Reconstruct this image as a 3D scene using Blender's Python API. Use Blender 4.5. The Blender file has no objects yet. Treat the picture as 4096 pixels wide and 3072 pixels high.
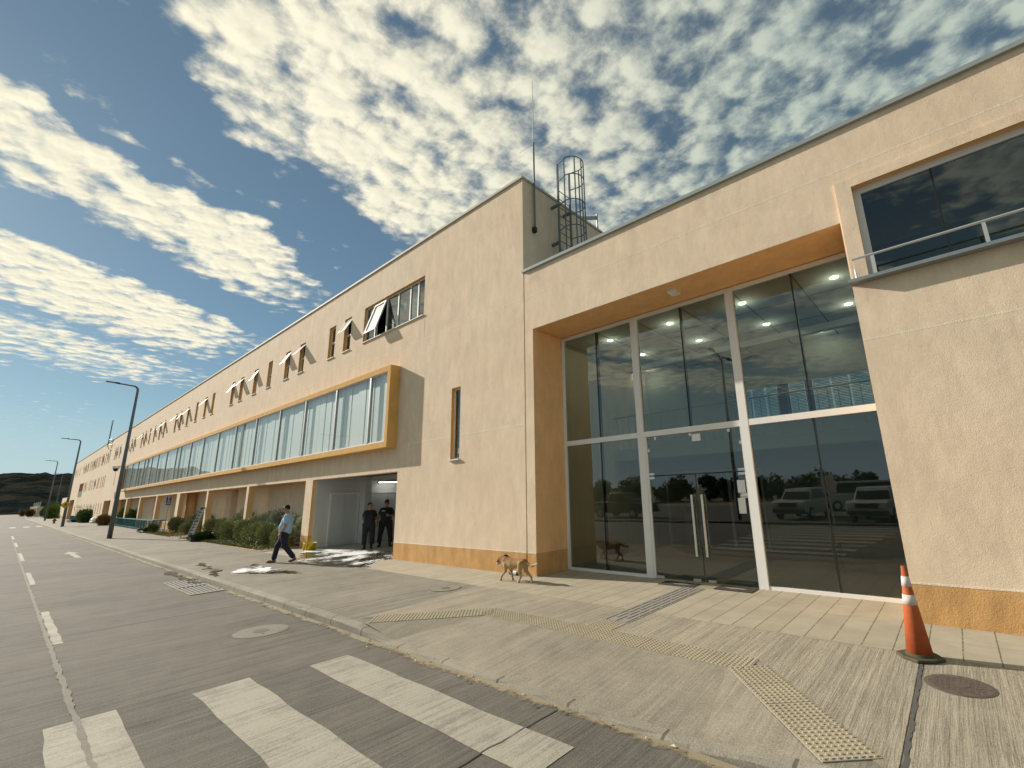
import bpy, bmesh, math, random
import numpy as np
from mathutils import Vector, Matrix, Quaternion
R = math.radians
SC = bpy.context.scene
COL = SC.collection
rnd = random.Random(7)

# ------------------------------------------------------------------ camera
cam = bpy.data.cameras.new('camera'); camo = bpy.data.objects.new('camera', cam); COL.objects.link(camo)
F_, CX_, CY_ = 1817.67, 2274.03, 1528.70
cam.sensor_width = 36; cam.lens = F_ / 4096 * 36
cam.shift_x = -(CX_ - 2048) / 4096; cam.shift_y = -(1536 - CY_) / 4096
cam.clip_start = .05; cam.clip_end = 6000
def camrot(x, y, z):
    cx, sx, cy, sy, cz, sz = math.cos(x), math.sin(x), math.cos(y), math.sin(y), math.cos(z), math.sin(z)
    Rz = Matrix(((cz, -sz, 0), (sz, cz, 0), (0, 0, 1))); Rx = Matrix(((1, 0, 0), (0, cx, -sx), (0, sx, cx)))
    Rr = Matrix(((cy, -sy, 0), (sy, cy, 0), (0, 0, 1))); B = Matrix(((1, 0, 0), (0, 0, -1), (0, 1, 0)))
    W = Rr @ B @ Rx.transposed() @ Rz.transposed()          # world -> (right, down, forward)
    M = Matrix((W[0], -W[1], -W[2]))                          # blender camera axes
    return M.transposed()
camo.matrix_world = Matrix.Translation((0, 0, 1.85)) @ camrot(.2366, -.0349, .6862).to_4x4()
SC.camera = camo

# ------------------------------------------------------------------ light, exposure
SUN = Vector((-.886, -.215, .412)).normalized()
sl = bpy.data.lights.new('sun', 'SUN'); so = bpy.data.objects.new('sun', sl); COL.objects.link(so)
sl.energy = 4.8; sl.angle = R(.5); sl.color = (1, .915, .80)
so.rotation_euler = (-SUN).to_track_quat('-Z', 'Y').to_euler()
so.location = (-60, -20, 60)
SC.view_settings.view_transform = 'Standard'; SC.view_settings.look = 'None'
SC.view_settings.exposure = 0.46; SC.view_settings.gamma = 1
try:
    SC.cycles.max_bounces = 8; SC.cycles.transparent_max_bounces = 12; SC.cycles.caustics_reflective = False
    SC.cycles.caustics_refractive = False
except Exception: pass

# ------------------------------------------------------------------ node helpers
class NT:
    def __init__(s, tree):
        s.t = tree; s.n = tree.nodes; s.l = tree.links
    def node(s, typ, **kw):
        n = s.n.new(typ)
        for k, v in kw.items(): setattr(n, k, v)
        return n
    def link(s, a, b): s.l.new(a, b)
    def put(s, sock, v):
        if isinstance(v, bpy.types.NodeSocket): s.l.new(v, sock)
        elif v is not None:
            if isinstance(v, (tuple, list)) and len(v) == 3 and sock.type == 'RGBA': v = (*v, 1)
            sock.default_value = v
    def math(s, op, a, b=None, c=None, clamp=False):
        n = s.node('ShaderNodeMath', operation=op, use_clamp=clamp)
        s.put(n.inputs[0], a)
        if b is not None: s.put(n.inputs[1], b)
        if c is not None: s.put(n.inputs[2], c)
        return n.outputs[0]
    def mix(s, f, a, b, blend='MIX'):
        n = s.node('ShaderNodeMix', data_type='RGBA', blend_type=blend)
        s.put(n.inputs[0], f); s.put(n.inputs[6], a); s.put(n.inputs[7], b)
        return n.outputs[2]
    def noise(s, vec, scale, detail=3, rough=.5, dist=0):
        n = s.node('ShaderNodeTexNoise')
        if vec is not None: s.l.new(vec, n.inputs['Vector'])
        n.inputs['Scale'].default_value = scale; n.inputs['Detail'].default_value = detail
        n.inputs['Roughness'].default_value = rough; n.inputs['Distortion'].default_value = dist
        return n.outputs[0]
    def smooth(s, v, a, b, o0=0., o1=1.):
        n = s.node('ShaderNodeMapRange', interpolation_type='SMOOTHSTEP')
        s.put(n.inputs[0], v)
        for i, x in zip((1, 2, 3, 4), (a, b, o0, o1)): s.put(n.inputs[i], x)
        return n.outputs[0]
    def ramp(s, f, stops):
        n = s.node('ShaderNodeValToRGB'); e = n.color_ramp.elements
        while len(e) > 1: e.remove(e[-1])
        for i, (p, c) in enumerate(stops):
            el = e[0] if i == 0 else e.new(p)
            el.position = p; el.color = (c, c, c, 1) if isinstance(c, (int, float)) else (*c, 1)
        s.put(n.inputs[0], f); return n.outputs[0]
    def sep(s, v):
        n = s.node('ShaderNodeSeparateXYZ'); s.l.new(v, n.inputs[0]); return n.outputs
    def comb(s, x, y, z):
        n = s.node('ShaderNodeCombineXYZ')
        for i, q in enumerate((x, y, z)): s.put(n.inputs[i], q)
        return n.outputs[0]
    def mapping(s, v, scale=(1, 1, 1), loc=(0, 0, 0), rot=(0, 0, 0)):
        n = s.node('ShaderNodeMapping'); s.l.new(v, n.inputs[0])
        n.inputs['Scale'].default_value = scale; n.inputs['Location'].default_value = loc; n.inputs['Rotation'].default_value = rot
        return n.outputs[0]

# ------------------------------------------------------------------ sky: Nishita with a procedural sheet of altocumulus
wd = bpy.data.worlds.new('World'); SC.world = wd; wd.use_nodes = True
T = NT(wd.node_tree); T.n.clear()
sky = T.node('ShaderNodeTexSky', sky_type='NISHITA', sun_disc=False)
sky.sun_elevation = R(24.4); sky.sun_rotation = math.atan2(SUN.x, SUN.y) % (2 * math.pi)
sky.air_density = 1.0; sky.dust_density = .25; sky.ozone_density = 3.0; sky.altitude = 600
tc = T.node('ShaderNodeTexCoord')
D = tc.outputs['Generated']
dx, dy, dz = T.sep(D)
zc = T.math('MAXIMUM', dz, .035)
u = T.math('DIVIDE', dx, zc); v = T.math('DIVIDE', dy, zc)
UV = T.comb(u, v, 0.)
w = T.math('MULTIPLY_ADD', v, .6, u)
wob = T.noise(UV, 1.5, 6, .62)
w2 = T.math('ADD', w, T.math('MULTIPLY', T.math('SUBTRACT', wob, .5), .85))
tt = T.math('MULTIPLY_ADD', w2, 1 / 7., 1., clamp=True)
st = [(-7, .34), (-6.2, .30), (-5.3, .18), (-4.9, .40), (-4.4, .72), (-3.85, .76), (-3.66, .34), (-3.48, .74), (-3.0, .97), (-2.62, .86), (-2.46, .12),
      (-2.30, .12), (-2.12, .74), (-1.85, .96), (-1.66, .86), (-1.55, .22), (-1.46, .46), (-1.38, .16), (-1.22, .22), (-1.08, .70), (-.9, .92), (-.5, .80), (-.1, .74), (0, .74)]
bias = T.ramp(tt, [((a + 7) / 7., b) for a, b in st])
east = T.math('MULTIPLY', T.smooth(v, .42, 1.0), T.smooth(u, -1.25, -1.75))
bias = T.math('SUBTRACT', bias, T.math('MULTIPLY', east, T.math('MULTIPLY', bias, .48)))
def cloudn(vec):
    a = T.noise(vec, 10.0, 9, .60, .10)
    wv = T.node('ShaderNodeVectorMath', operation='MULTIPLY_ADD')
    cn = T.node('ShaderNodeTexNoise'); T.link(vec, cn.inputs['Vector']); cn.inputs['Scale'].default_value = 10; cn.inputs['Detail'].default_value = 4
    T.link(cn.outputs[1], wv.inputs[0]); wv.inputs[1].default_value = (.075, .075, 0); T.link(vec, wv.inputs[2])
    vo = T.node('ShaderNodeTexVoronoi', feature='SMOOTH_F1'); T.link(wv.outputs[0], vo.inputs['Vector']); vo.inputs['Scale'].default_value = 11.5; vo.inputs['Smoothness'].default_value = .3
    return T.math('ADD', T.math('MULTIPLY', a, 1.25), T.math('MULTIPLY_ADD', T.math('SUBTRACT', .36, vo.outputs['Distance']), .46, -.125))
n0 = cloudn(UV)
UV2 = T.mapping(UV, loc=(-.022, -.006, 0))
n1 = cloudn(UV2)
dens = T.math('ADD', n0, T.math('MULTIPLY', T.math('SUBTRACT', bias, .5), .95))
cov = T.smooth(dens, .38, .88)
relief = T.math('SUBTRACT', n0, n1)
thick = T.smooth(dens, .62, 1.25)
# clouds seen near the sun glow more than those seen away from it
vm = T.node('ShaderNodeVectorMath', operation='DOT_PRODUCT'); T.link(D, vm.inputs[0]); vm.inputs[1].default_value = SUN
fwd = T.smooth(vm.outputs['Value'], .10, .92)
cl_lit = T.mix(fwd, (.375, .425, .37), (.75, .705, .55))
cl_sh = T.mix(fwd, (.215, .27, .27), (.58, .555, .44))
shade = T.math('ADD', T.math('MULTIPLY', relief, 2.6), T.math('MULTIPLY_ADD', thick, -.10, .66), clamp=True)
ccol = T.mix(shade, cl_sh, cl_lit)
skys = T.node('ShaderNodeVectorMath', operation='SCALE'); T.link(sky.outputs[0], skys.inputs[0]); skys.inputs['Scale'].default_value = .062
skyc = T.mix(1., skys.outputs[0], (.88, 1.0, .90), 'MULTIPLY')
skyc = T.mix(.30, skyc, (.140, .190, .215))
skyc = T.mix(T.smooth(dz, .20, .0, 0., .8), skyc, (.33, .435, .50))
hz = T.smooth(dz, .03, .14)
fin = T.mix(T.math('MULTIPLY', cov, hz), skyc, ccol)
bg = T.node('ShaderNodeBackground'); T.link(fin, bg.inputs[0]); bg.inputs[1].default_value = 1.0
ow = T.node('ShaderNodeOutputWorld'); T.link(bg.outputs[0], ow.inputs[0])

# ------------------------------------------------------------------ materials
MATS = {}
def newmat(name):
    m = bpy.data.materials.new(name); m.use_nodes = True
    t = NT(m.node_tree); b = t.n['Principled BSDF']; MATS[name] = m
    return m, t, b
def ocoord(t): return t.node('ShaderNodeTexCoord').outputs['Object']
def wcoord(t): return t.node('ShaderNodeNewGeometry').outputs['Position']
def bump(t, b, h, strength=.3, dist=.01):
    n = t.node('ShaderNodeBump'); n.inputs['Strength'].default_value = strength; n.inputs['Distance'].default_value = dist
    t.put(n.inputs['Height'], h); t.link(n.outputs[0], b.inputs['Normal'])
def plain(name, c, rough=.6, metal=0., var=.12, scale=6., bmp=0., bscale=80., spec=.4):
    m, t, b = newmat(name); P = wcoord(t)
    n = t.noise(P, scale, 4, .6)
    col = t.mix(n, tuple(x * (1 - var) for x in c), tuple(min(1, x * (1 + var)) for x in c))
    t.put(b.inputs['Base Color'], col); b.inputs['Roughness'].default_value = rough; b.inputs['Metallic'].default_value = metal
    b.inputs['Specular IOR Level'].default_value = spec
    if bmp: bump(t, b, t.noise(P, bscale, 3, .6), bmp, .01)
    return m
def stucco(name, c, c2, streak=.5, bscale=55., bs=.55):
    m, t, b = newmat(name); P = wcoord(t)
    big = t.noise(P, .35, 4, .6)
    st = t.noise(t.mapping(P, (3.4, 3.4, 1.25)), 1.0, 8, .74)
    fine = t.noise(P, 38., 4, .7)
    col = t.mix(t.smooth(big, .3, .7), c, c2)
    k = t.math('MULTIPLY_ADD', t.smooth(st, .3, .75), .30 * streak, 1 - .17 * streak)
    k = t.math('MULTIPLY', k, t.math('MULTIPLY_ADD', fine, .34, .83))
    dirt = t.noise(P, 1.3, 6, .72)
    k = t.math('MULTIPLY', k, t.smooth(dirt, .28, .46, .91, 1.))
    run = t.noise(t.mapping(P, (6., 6., .25)), 1.0, 3, .6); gate = t.noise(t.mapping(P, (.5, .5, .6)), 1.0, 3, .6)
    k = t.math('MULTIPLY', k, t.math('SUBTRACT', 1., t.math('MULTIPLY', t.math('MULTIPLY', t.smooth(run, .56, .70), t.smooth(gate, .45, .65)), .09 * streak)))
    pale = t.noise(t.mapping(P, (2.6, 2.6, .5), (3, 0, 1)), 1.0, 4, .65)
    k = t.math('MULTIPLY', k, t.math('ADD', 1., t.math('MULTIPLY', t.smooth(pale, .56, .72), .11 * streak)))
    sc = t.node('ShaderNodeVectorMath', operation='SCALE'); t.link(col, sc.inputs[0]); t.link(k, sc.inputs['Scale'])
    t.link(sc.outputs[0], b.inputs['Base Color']); b.inputs['Roughness'].default_value = .92; b.inputs['Specular IOR Level'].default_value = .15
    h = t.math('ADD', t.noise(P, bscale, 4, .65), t.math('MULTIPLY', t.noise(P, 6., 3, .6), 1.2))
    bump(t, b, h, bs, .012)
    return m
stucco('stucco', (.78, .615, .455), (.81, .66, .495), .6, 60., .32)
stucco('stucco_ochre', (.72, .42, .14), (.74, .45, .16), .5)
stucco('stucco_peach', (.84, .52, .26), (.85, .55, .285), .5)
stucco('plinth_ochre', (.60, .345, .14), (.66, .39, .17), 1.1)
stucco('stucco_pale', (.82, .69, .54), (.84, .72, .57), .5)
plain('white_wall', (.62, .62, .60), .8, var=.06, scale=1.5, bmp=.2)
plain('white_metal', (.78, .77, .75), .6, var=.04, spec=.2)
plain('coping_grey', (.30, .335, .345), .6, var=.08)
plain('coping_pale', (.50, .475, .40), .7, var=.08)
plain('white_paint', (.72, .70, .64), .7, var=.06, spec=.2)
plain('grey_metal', (.30, .33, .34), .45, .6, var=.12)
plain('galvanised', (.38, .41, .42), .55, .35, var=.15, scale=14)
plain('post_grey', (.135, .165, .185), .45, .25, var=.15)
plain('dark_metal', (.03, .033, .036), .4, .5)
plain('aluminium', (.50, .51, .52), .5, .2, var=.12)
plain('steel', (.72, .70, .67), .38, .8, var=.06)
plain('black', (.012, .012, .013), .5)
plain('black_rubber', (.02, .02, .018), .75, var=.3, scale=10)
plain('door_white', (.60, .60, .58), .55, var=.07, scale=3)
plain('ceiling', (.55, .56, .52), .8, var=.04)
plain('room_wall', (.42, .43, .39), .8, var=.05)
plain('lobby_tile', (.26, .26, .23), .35, var=.15)
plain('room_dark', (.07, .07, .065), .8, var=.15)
plain('blind', (.86, .87, .84), .6, var=.05)
plain('teal_paint', (.045, .16, .19), .85, var=.15, scale=4, spec=.1)
plain('yellow_sign', (.62, .42, .02), .5, var=.06)
plain('blue_sign', (.03, .075, .27), .45, var=.05)
plain('hydrant_red', (.32, .03, .015), .5, var=.25, scale=9)
plain('sack_white', (.70, .70, .68), .6, var=.1, scale=5)
plain('bucket_yellow', (.70, .50, .02), .45, var=.08)
plain('cone_orange', (.43, .105, .036), .65, var=.30, scale=9, spec=.2)
plain('cone_white', (.58, .53, .49), .6, var=.25, scale=18)
plain('cone_base', (.075, .065, .035), .8, var=.3, scale=14)
plain('paper', (.75, .75, .70), .7, var=.05)
plain('mat_dark', (.045, .042, .035), .9, var=.35, scale=20, bmp=.4)
plain('mat_worn', (.30, .27, .20), .9, var=.3, scale=30)
plain('bark', (.10, .075, .05), .9, var=.3, scale=12, bmp=.5)

def paintmat():
    m, t, b = newmat('road_paint'); P = wcoord(t)
    n = t.noise(P, 2.2, 6, .7); g = t.noise(P, 60., 3, .7); br = t.noise(t.mapping(P, (26., .9, 1.)), 1., 5, .68)
    wear = t.smooth(t.math('ADD', t.math('MULTIPLY', n, .55), t.math('ADD', t.math('MULTIPLY', g, .35), t.math('MULTIPLY', br, .55))), .64, .90)
    col = t.mix(t.math('MULTIPLY', wear, .8), t.mix(n, (.33, .31, .25), (.41, .38, .31)), (.165, .152, .128))
    t.link(col, b.inputs['Base Color']); b.inputs['Roughness'].default_value = .85; bump(t, b, t.math('ADD', br, g), .4, .01)
paintmat()
plain('skin', (.36, .19, .125), .5, var=.06)
plain('skin_dark', (.30, .155, .10), .5, var=.06)
plain('hair_black', (.012, .011, .011), .9, var=.2, scale=60)
plain('shirt_blue', (.30, .47, .66), .8, var=.07, scale=9, bmp=.35, bscale=14)
plain('denim', (.012, .016, .034), .8, var=.25, scale=9, bmp=.35, bscale=16)
plain('uniform', (.013, .013, .016), .8, var=.2, scale=9, bmp=.35, bscale=16)
plain('shoe_brown', (.16, .07, .04), .5)
plain('boot', (.01, .01, .01), .4)
plain('lens_black', (.006, .006, .007), .12)
plain('car_silver', (.50, .50, .49), .3, .3, var=.03)
plain('car_white', (.66, .66, .64), .3, 0, var=.03)
plain('car_dark', (.06, .065, .07), .3, .3, var=.03)
plain('car_glass', (.015, .02, .022), .08, 0, var=.03)
plain('tyre', (.02, .02, .02), .85)
plain('plaster_white', (.72, .72, .70), .6)
plain('wood', (.36, .22, .09), .6, var=.2, scale=10)
plain('water_blue', (.10, .24, .40), .3)
plain('label_white', (.72, .70, .68), .6)
plain('bottle_dark', (.012, .016, .03), .3)
plain('pave_stone_grey', (.30, .29, .27), .9, var=.2, scale=12, bmp=.4)
plain('iron', (.13, .105, .085), .75, .2, var=.35, scale=20, bmp=.4)
def emit(name, c, s):
    m, t, b = newmat(name)
    b.inputs['Base Color'].default_value = (.8, .8, .8, 1); b.inputs['Emission Color'].default_value = (*c, 1); b.inputs['Emission Strength'].default_value = s
    return m
emit('downlight_glow', (1, .93, .72), 9.0)
emit('tube_glow', (.98, 1, .9), 5.0)
def glass(name, tint, ior, refl=(1, 1, 1), rough=0.0):
    m, t, b = newmat(name); t.n.remove(b)
    out = [n for n in t.n if n.type == 'OUTPUT_MATERIAL'][0]
    fr = t.node('ShaderNodeFresnel'); fr.inputs[0].default_value = ior; bf = t.node('ShaderNodeNewGeometry').outputs['Backfacing']
    fac = t.math('MULTIPLY', fr.outputs[0], t.math('SUBTRACT', 1., bf))
    tr = t.node('ShaderNodeBsdfTransparent'); tr.inputs[0].default_value = (*tint, 1)
    gl = t.node('ShaderNodeBsdfGlossy'); gl.inputs[0].default_value = (*refl, 1); gl.inputs[1].default_value = rough
    # large panes are never perfectly flat
    P = wcoord(t); bm = t.node('ShaderNodeBump'); bm.inputs['Strength'].default_value = .035; bm.inputs['Distance'].default_value = .02
    t.link(t.noise(P, 1.1, 1, .4), bm.inputs['Height']); t.link(bm.outputs[0], gl.inputs['Normal'])
    mx = t.node('ShaderNodeMixShader'); t.link(fac, mx.inputs[0]); t.link(tr.outputs[0], mx.inputs[1]); t.link(gl.outputs[0], mx.inputs[2])
    t.link(mx.outputs[0], out.inputs[0]); return m
def pale_pane():
    m, t, b = newmat('pale_pane'); b.inputs['Base Color'].default_value = (.56, .55, .48, 1); b.inputs['Roughness'].default_value = .5; b.inputs['Specular IOR Level'].default_value = .2  # pale, partly see-through surface of the open sash panes
    out = [n for n in t.n if n.type == 'OUTPUT_MATERIAL'][0]; tr = t.node('ShaderNodeBsdfTransparent'); tr.inputs[0].default_value = (.8, .85, .82, 1)
    mx = t.node('ShaderNodeMixShader'); mx.inputs[0].default_value = .30; t.link(b.outputs[0], mx.inputs[1]); t.link(tr.outputs[0], mx.inputs[2]); t.link(mx.outputs[0], out.inputs[0])
pale_pane()
glass('entrance_glass', (.56, .63, .60), 2.0)
glass('window_glass', (.55, .62, .62), 2.3)
glass('bay_glass', (.95, .97, .96), 1.85)

def concrete(name, c, lines=1., tone=.25, joint=None, bs=.5, wet=None):
    m, t, b = newmat(name); P = wcoord(t)
    x, y, z = t.sep(P)
    big = t.noise(P, .45, 5, .62)
    mid = t.noise(P, 3.5, 5, .65)
    broom = t.noise(t.mapping(P, (26., .9, 1.)), 1., 5, .68)
    broom2 = t.noise(t.mapping(P, (7., .25, 1.)), 1., 4, .6)
    grit = t.noise(P, 70., 3, .75)
    k = t.math('ADD', t.math('MULTIPLY', t.math('SUBTRACT', big, .5), tone * 1.6), 1.)
    k = t.math('ADD', k, t.math('MULTIPLY', t.math('SUBTRACT', mid, .5), tone))
    k = t.math('ADD', k, t.math('MULTIPLY', t.math('SUBTRACT', broom, .5), 1.15 * lines))
    k = t.math('ADD', k, t.math('MULTIPLY', t.math('SUBTRACT', broom2, .5), .75 * lines))
    k = t.math('ADD', k, t.math('MULTIPLY', t.math('SUBTRACT', grit, .5), 1.5))
    spk = t.noise(P, 34., 2, .6); k = t.math('SUBTRACT', k, t.smooth(spk, .66, .74, 0., .22))
    blot = t.noise(P, 1.1, 6, .7); k = t.math('SUBTRACT', k, t.smooth(blot, .58, .72, 0., .14))
    if joint:
        per, wd_, ofs = joint
        fx = t.math('FRACT', t.math('MULTIPLY_ADD', t.math('ADD', x, t.math('MULTIPLY', t.math('SUBTRACT', t.noise(P, 6., 4, .7), .5), .03)), 1. / per, ofs))
        j = t.math('LESS_THAN', fx, wd_ / per)
        k = t.math('MULTIPLY', k, t.math('MULTIPLY_ADD', j, -.55, 1.))
    sc = t.node('ShaderNodeVectorMath', operation='SCALE'); sc.inputs[0].default_value = c; t.link(t.math('MAXIMUM', k, .15), sc.inputs['Scale'])
    t.link(sc.outputs[0], b.inputs['Base Color']); b.inputs['Roughness'].default_value = .9; b.inputs['Specular IOR Level'].default_value = .2
    h = t.math('ADD', t.math('MULTIPLY', broom, 1.3 * lines), t.math('MULTIPLY', grit, .5))
    bump(t, b, h, bs, .012)
    return m
concrete('road_concrete', (.142, .131, .113), .95, .55, (8.2, .03, .396), .5)
concrete('pavement_concrete', (.232, .213, .175), .95, .55, (4.1, .025, .13), .55)
concrete('exposed_concrete', (.33, .295, .23), .9, .4, None, .95)
concrete('ramp_concrete', (.275, .247, .195), .65, .5, None, .5)
concrete('kerb_concrete', (.29, .265, .215), .0, .5, (1.0, .03, .2), .8)
def dustmat():
    m, t, b = newmat('dust'); P = wcoord(t); x, y, z = t.sep(P)
    n = t.noise(P, 5.5, 6, .72); n2 = t.noise(P, 1.2, 3, .6); g = t.noise(P, 60., 3, .7)
    col = t.mix(g, (.17, .14, .095), (.36, .30, .20)); t.link(col, b.inputs['Base Color']); b.inputs['Roughness'].default_value = .95
    near = t.smooth(y, 3.42, 3.70)
    f = t.smooth(t.math('ADD', t.math('MULTIPLY', near, .42), t.math('ADD', t.math('MULTIPLY', n, .6), t.math('MULTIPLY', n2, .35))), .66, .86)
    out = [q for q in t.n if q.type == 'OUTPUT_MATERIAL'][0]; tr = t.node('ShaderNodeBsdfTransparent'); mx = t.node('ShaderNodeMixShader')
    t.link(f, mx.inputs[0]); t.link(tr.outputs[0], mx.inputs[1]); t.link(b.outputs[0], mx.inputs[2]); t.link(mx.outputs[0], out.inputs[0])
dustmat()
def wetcon():
    m, t, b = newmat('wet_concrete'); P = wcoord(t)
    n = t.noise(P, 3., 5, .65); f = t.smooth(n, .40, .55)
    b.inputs['Base Color'].default_value = (.06, .052, .04, 1); b.inputs['Roughness'].default_value = .12; b.inputs['Specular IOR Level'].default_value = .5
    bump(t, b, t.noise(P, 25., 3, .6), .3, .006)
    out = [q for q in t.n if q.type == 'OUTPUT_MATERIAL'][0]; tr = t.node('ShaderNodeBsdfTransparent'); mx = t.node('ShaderNodeMixShader')
    t.link(f, mx.inputs[0]); t.link(tr.outputs[0], mx.inputs[1]); t.link(b.outputs[0], mx.inputs[2]); t.link(mx.outputs[0], out.inputs[0])
wetcon()
concrete('lid_concrete', (.24, .222, .19), .0, .3, None, .6)
concrete('asphalt_far', (.11, .105, .097), .0, .3, None, .4)
def tiles():
    m, t, b = newmat('ribbed_tile'); P = wcoord(t); x, y, z = t.sep(P)
    wob = t.math('MULTIPLY', t.math('SUBTRACT', t.noise(P, 14., 3, .7), .5), .012)
    fx = t.math('FRACT', t.math('DIVIDE', t.math('ADD', t.math('ADD', x, wob), 40.225), .305))
    jx = t.math('LESS_THAN', fx, .045)
    gate = t.math('GREATER_THAN', t.noise(t.mapping(P, (3., 30., 1.)), 1., 2, .5), .40)
    jx = t.math('MULTIPLY', jx, gate)
    rb = t.math('SINE', t.math('MULTIPLY', y, 2 * math.pi / .034))
    rib = t.smooth(rb, -.95, -.2)
    ty = t.math('LESS_THAN', t.math('FRACT', t.math('DIVIDE', y, .61)), .012)
    ids = t.comb(t.math('FLOOR', t.math('DIVIDE', t.math('ADD', x, 40.225), .305)), t.math('FLOOR', t.math('DIVIDE', y, .61)), 0.)
    wn = t.node('ShaderNodeTexWhiteNoise', noise_dimensions='2D'); t.link(ids, wn.inputs[0])
    k = t.math('MULTIPLY_ADD', wn.outputs[0], .10, .95)
    k = t.math('MULTIPLY', k, t.math('MULTIPLY_ADD', t.noise(P, 2.2, 5, .65), .5, .75))
    k = t.math('MULTIPLY', k, t.math('MULTIPLY_ADD', t.noise(t.mapping(P, (2., 40., 1.)), 1., 3, .6), .3, .85))
    k = t.math('MULTIPLY', k, t.math('MULTIPLY_ADD', rib, .16, .84))
    k = t.math('MULTIPLY', k, t.math('MULTIPLY_ADD', t.math('MAXIMUM', jx, t.math('MULTIPLY', ty, .3)), -.62, 1.))
    sc = t.node('ShaderNodeVectorMath', operation='SCALE'); sc.inputs[0].default_value = (.40, .358, .275); t.link(k, sc.inputs['Scale'])
    t.link(sc.outputs[0], b.inputs['Base Color']); b.inputs['Roughness'].default_value = .8; b.inputs['Specular IOR Level'].default_value = .25
    bump(t, b, t.math('SUBTRACT', rib, jx), .3, .004)
tiles()
def leafmat(name, c1, c2, trans=.25):
    m, t, b = newmat(name); P = wcoord(t)
    oi = t.node('ShaderNodeObjectInfo')
    n = t.noise(P, 3.5, 3, .6); n2 = t.noise(P, 40., 2, .5)
    f = t.math('MULTIPLY_ADD', t.math('ADD', t.math('MULTIPLY', n, .7), t.math('MULTIPLY', n2, .5)), 1., -.1, clamp=True)
    col = t.mix(f, c1, c2)
    sc = t.node('ShaderNodeVectorMath', operation='SCALE'); t.link(col, sc.inputs[0]); t.link(t.math('MULTIPLY_ADD', oi.outputs['Random'], .5, .75), sc.inputs['Scale'])
    t.link(sc.outputs[0], b.inputs['Base Color']); b.inputs['Roughness'].default_value = .55; b.inputs['Specular IOR Level'].default_value = .3
    return m
leafmat('shrub_leaf', (.13, .155, .065), (.40, .42, .22))
leafmat('shrub_leaf_grey', (.14, .17, .115), (.46, .48, .36))
leafmat('dark_leaf', (.022, .045, .018), (.07, .11, .04))
leafmat('green_leaf', (.05, .10, .02), (.13, .20, .045))
leafmat('dry_leaf', (.11, .07, .025), (.22, .13, .05))
leafmat('straw', (.22, .15, .06), (.42, .30, .13))
leafmat('grass_green', (.07, .11, .018), (.20, .25, .05))
def dogmat():
    m, t, b = newmat('dog_fur'); P = ocoord(t); x, y, z = t.sep(P)
    n = t.noise(P, 9., 4, .6); nf = t.noise(t.mapping(P, (60, 60, 20)), 1., 3, .6)
    back = t.smooth(t.math('ADD', z, t.math('MULTIPLY', t.math('SUBTRACT', n, .5), .12)), .34, .46)
    col = t.mix(back, (.46, .33, .17), (.27, .13, .045))
    head = t.smooth(x, .42, .46)
    col = t.mix(t.math('MULTIPLY', head, t.smooth(z, .37, .42)), col, (.20, .065, .022))
    tip = t.smooth(x, -.58, -.66); col = t.mix(tip, col, (.66, .58, .46))
    muz = t.math('MULTIPLY', t.smooth(x, .49, .53), t.smooth(z, .37, .33)); col = t.mix(muz, col, (.60, .53, .45))
    col = t.mix(t.math('MULTIPLY', nf, .28), col, (.16, .10, .05))
    t.link(col, b.inputs['Base Color']); b.inputs['Roughness'].default_value = .8; b.inputs['Specular IOR Level'].default_value = .2
    bump(t, b, nf, .4, .004)
dogmat()
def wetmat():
    m, t, b = newmat('water_glare'); P = wcoord(t)
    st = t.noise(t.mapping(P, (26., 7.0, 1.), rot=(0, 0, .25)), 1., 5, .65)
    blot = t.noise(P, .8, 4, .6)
    glare_mask = t.smooth(t.math('MULTIPLY_ADD', blot, 1.35, t.math('MULTIPLY', st, .95)), 1.14, 1.22)  # streaky white glare of the wet ground, painted into the base colour
    col = t.mix(glare_mask, (.070, .060, .042), (.90, .91, .93))
    t.link(col, b.inputs['Base Color']); t.put(b.inputs['Roughness'], t.math('MULTIPLY_ADD', glare_mask, .45, .10))
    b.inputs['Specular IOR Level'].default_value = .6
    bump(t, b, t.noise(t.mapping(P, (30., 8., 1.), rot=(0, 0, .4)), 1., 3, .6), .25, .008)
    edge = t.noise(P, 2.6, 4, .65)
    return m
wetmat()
def hillmat():
    m, t, b = newmat('hill_scrub'); P = wcoord(t)
    n = t.noise(t.mapping(P, (1, 1, 1.2)), .022, 6, .66); n2 = t.noise(P, .16, 4, .7)
    f = t.smooth(t.math('ADD', t.math('MULTIPLY', n, .75), t.math('MULTIPLY', n2, .35)), .46, .68)
    col = t.mix(f, (.011, .017, .018), (.052, .047, .038))
    t.link(col, b.inputs['Base Color']); b.inputs['Roughness'].default_value = 1.; b.inputs['Specular IOR Level'].default_value = .0
    bump(t, b, n2, 1., 6.)
hillmat()
def groundmat():
    m, t, b = newmat('dry_ground'); P = wcoord(t)
    n = t.noise(P, .05, 5, .6); n2 = t.noise(P, 1.5, 5, .7)
    col = t.mix(n, (.13, .11, .05), (.24, .19, .10)); col = t.mix(t.math('MULTIPLY', n2, .5), col, (.08, .09, .03))
    t.link(col, b.inputs['Base Color']); b.inputs['Roughness'].default_value = 1.
groundmat()

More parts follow.
